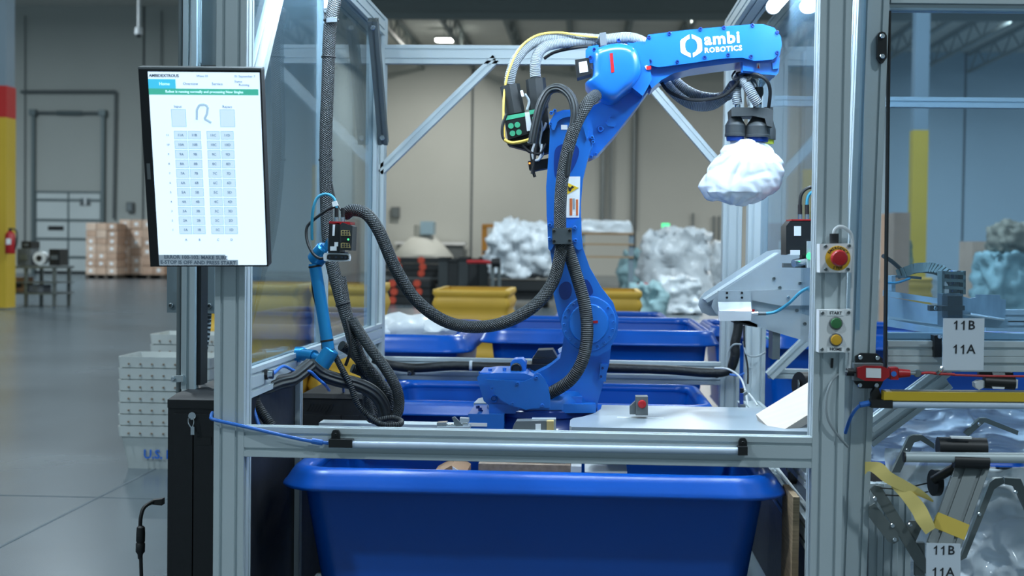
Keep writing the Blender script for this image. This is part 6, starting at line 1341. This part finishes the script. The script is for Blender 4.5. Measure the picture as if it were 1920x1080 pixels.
# steel lever arms
LV = mat('grey_lever_steel', (112, 120, 120), .45, .55, .08, 8.)
lv = thing('lever_arm', 'crossed grey steel lever arms below the yellow straps', 'lever', U(1700, 1070, 3.66))
B().sil([(1632, 918), (1640, 910), (1652, 912), (1738, 1050), (1738, 1078), (1720, 1062)], 3.66, 3.668).bevel(.001, 1).o('arm', LV, lv)
B().sil([(1630, 950), (1640, 944), (1684, 1000), (1686, 1014), (1676, 1020), (1666, 1016), (1630, 970)], 3.65, 3.658).bevel(.001, 1).o('arm', LV, lv)
B().sil([(1698, 984), (1706, 976), (1732, 978), (1728, 990), (1716, 1018), (1704, 1000)], 3.67, 3.678).bevel(.001, 1).o('plate', LV, lv)
for px, py in ((1677, 1011), (1706, 984), (1640, 935), (1673, 985)): bolt(lv, U(px, py, 3.65), .006, CHROME)
B().sil([(1716, 1018), (1734, 1018), (1734, 1080), (1716, 1080)], 3.672, 3.69).o('foot', LV, lv)
# bent bag-hanger brackets
for i, (pts, Y, lab) in enumerate((([(1800, 1052), (1812, 1020), (1856, 905), (1866, 897), (1880, 896), (1884, 906), (1872, 912), (1864, 918), (1812, 1046)], 3.80, 'bent grey bag hanger right of the slanted holder'), ([(1884, 896), (1914, 898), (1932, 940), (1948, 990), (1940, 996), (1920, 950), (1902, 912), (1884, 908)], 3.82, 'bent grey bag hanger at the clear bag fold'), ([(1672, 886), (1704, 820), (1712, 816), (1730, 816), (1752, 832), (1752, 842), (1726, 826), (1714, 830), (1688, 886)], 4.0, 'bent grey bag hanger behind the silver bar'), ([(1808, 812), (1838, 784), (1850, 784), (1910, 808), (1908, 816), (1846, 792), (1816, 818)], 4.2, 'distant bent bag hanger below the light curtain'))):
    t = thing('bag_hanger', lab, 'hanger', U(pts[0][0], pts[0][1], Y)); B().sil(pts, Y, Y+.02).bevel(.0015, 1).o('bent_bar', LV, t)
    bolt(t, U(pts[0][0]+.35*(pts[-2][0]-pts[0][0])+14, pts[0][1]+.6*(pts[2][1]-pts[0][1]), Y), .005, CHROME)
# clear plastic bags
def bag(xa, ya, xb, yb, Y, dep, lab, seed, nu=46, nv=46):
    def fn(u, v):
        p = U(xa+(xb-xa)*u, ya+(yb-ya)*v, Y)
        q = V((u*abs(xb-xa)/110.+seed, v*2.6, seed)); k = noise.noise(q)*.6+noise.noise(q*2.1)*.3; cr = abs(noise.noise(q*2.3+V((9, 2, 4))))
        return p+V((0, (k*.5+cr*.55-.1)*dep, (noise.noise(q*1.3)*.02)*(1-v)))
    b = B(); b.grid(fn, nu, nv); top = b
    b.o('clear_bag', FILM, label=lab, cat='plastic bag', sharp=3.)
bag(1630, 756, 2340, 862, 4.25, .16, 'crinkled clear plastic bag mouth below the light curtain', 2., 90)
bag(1660, 842, 1800, 1090, 4.05, .12, 'clear plastic bag hanging behind the lever arms', 6., 30, 40)
bag(1800, 880, 2300, 1110, 3.90, .12, 'clear plastic bag draped right of the slanted holder', 11., 90)
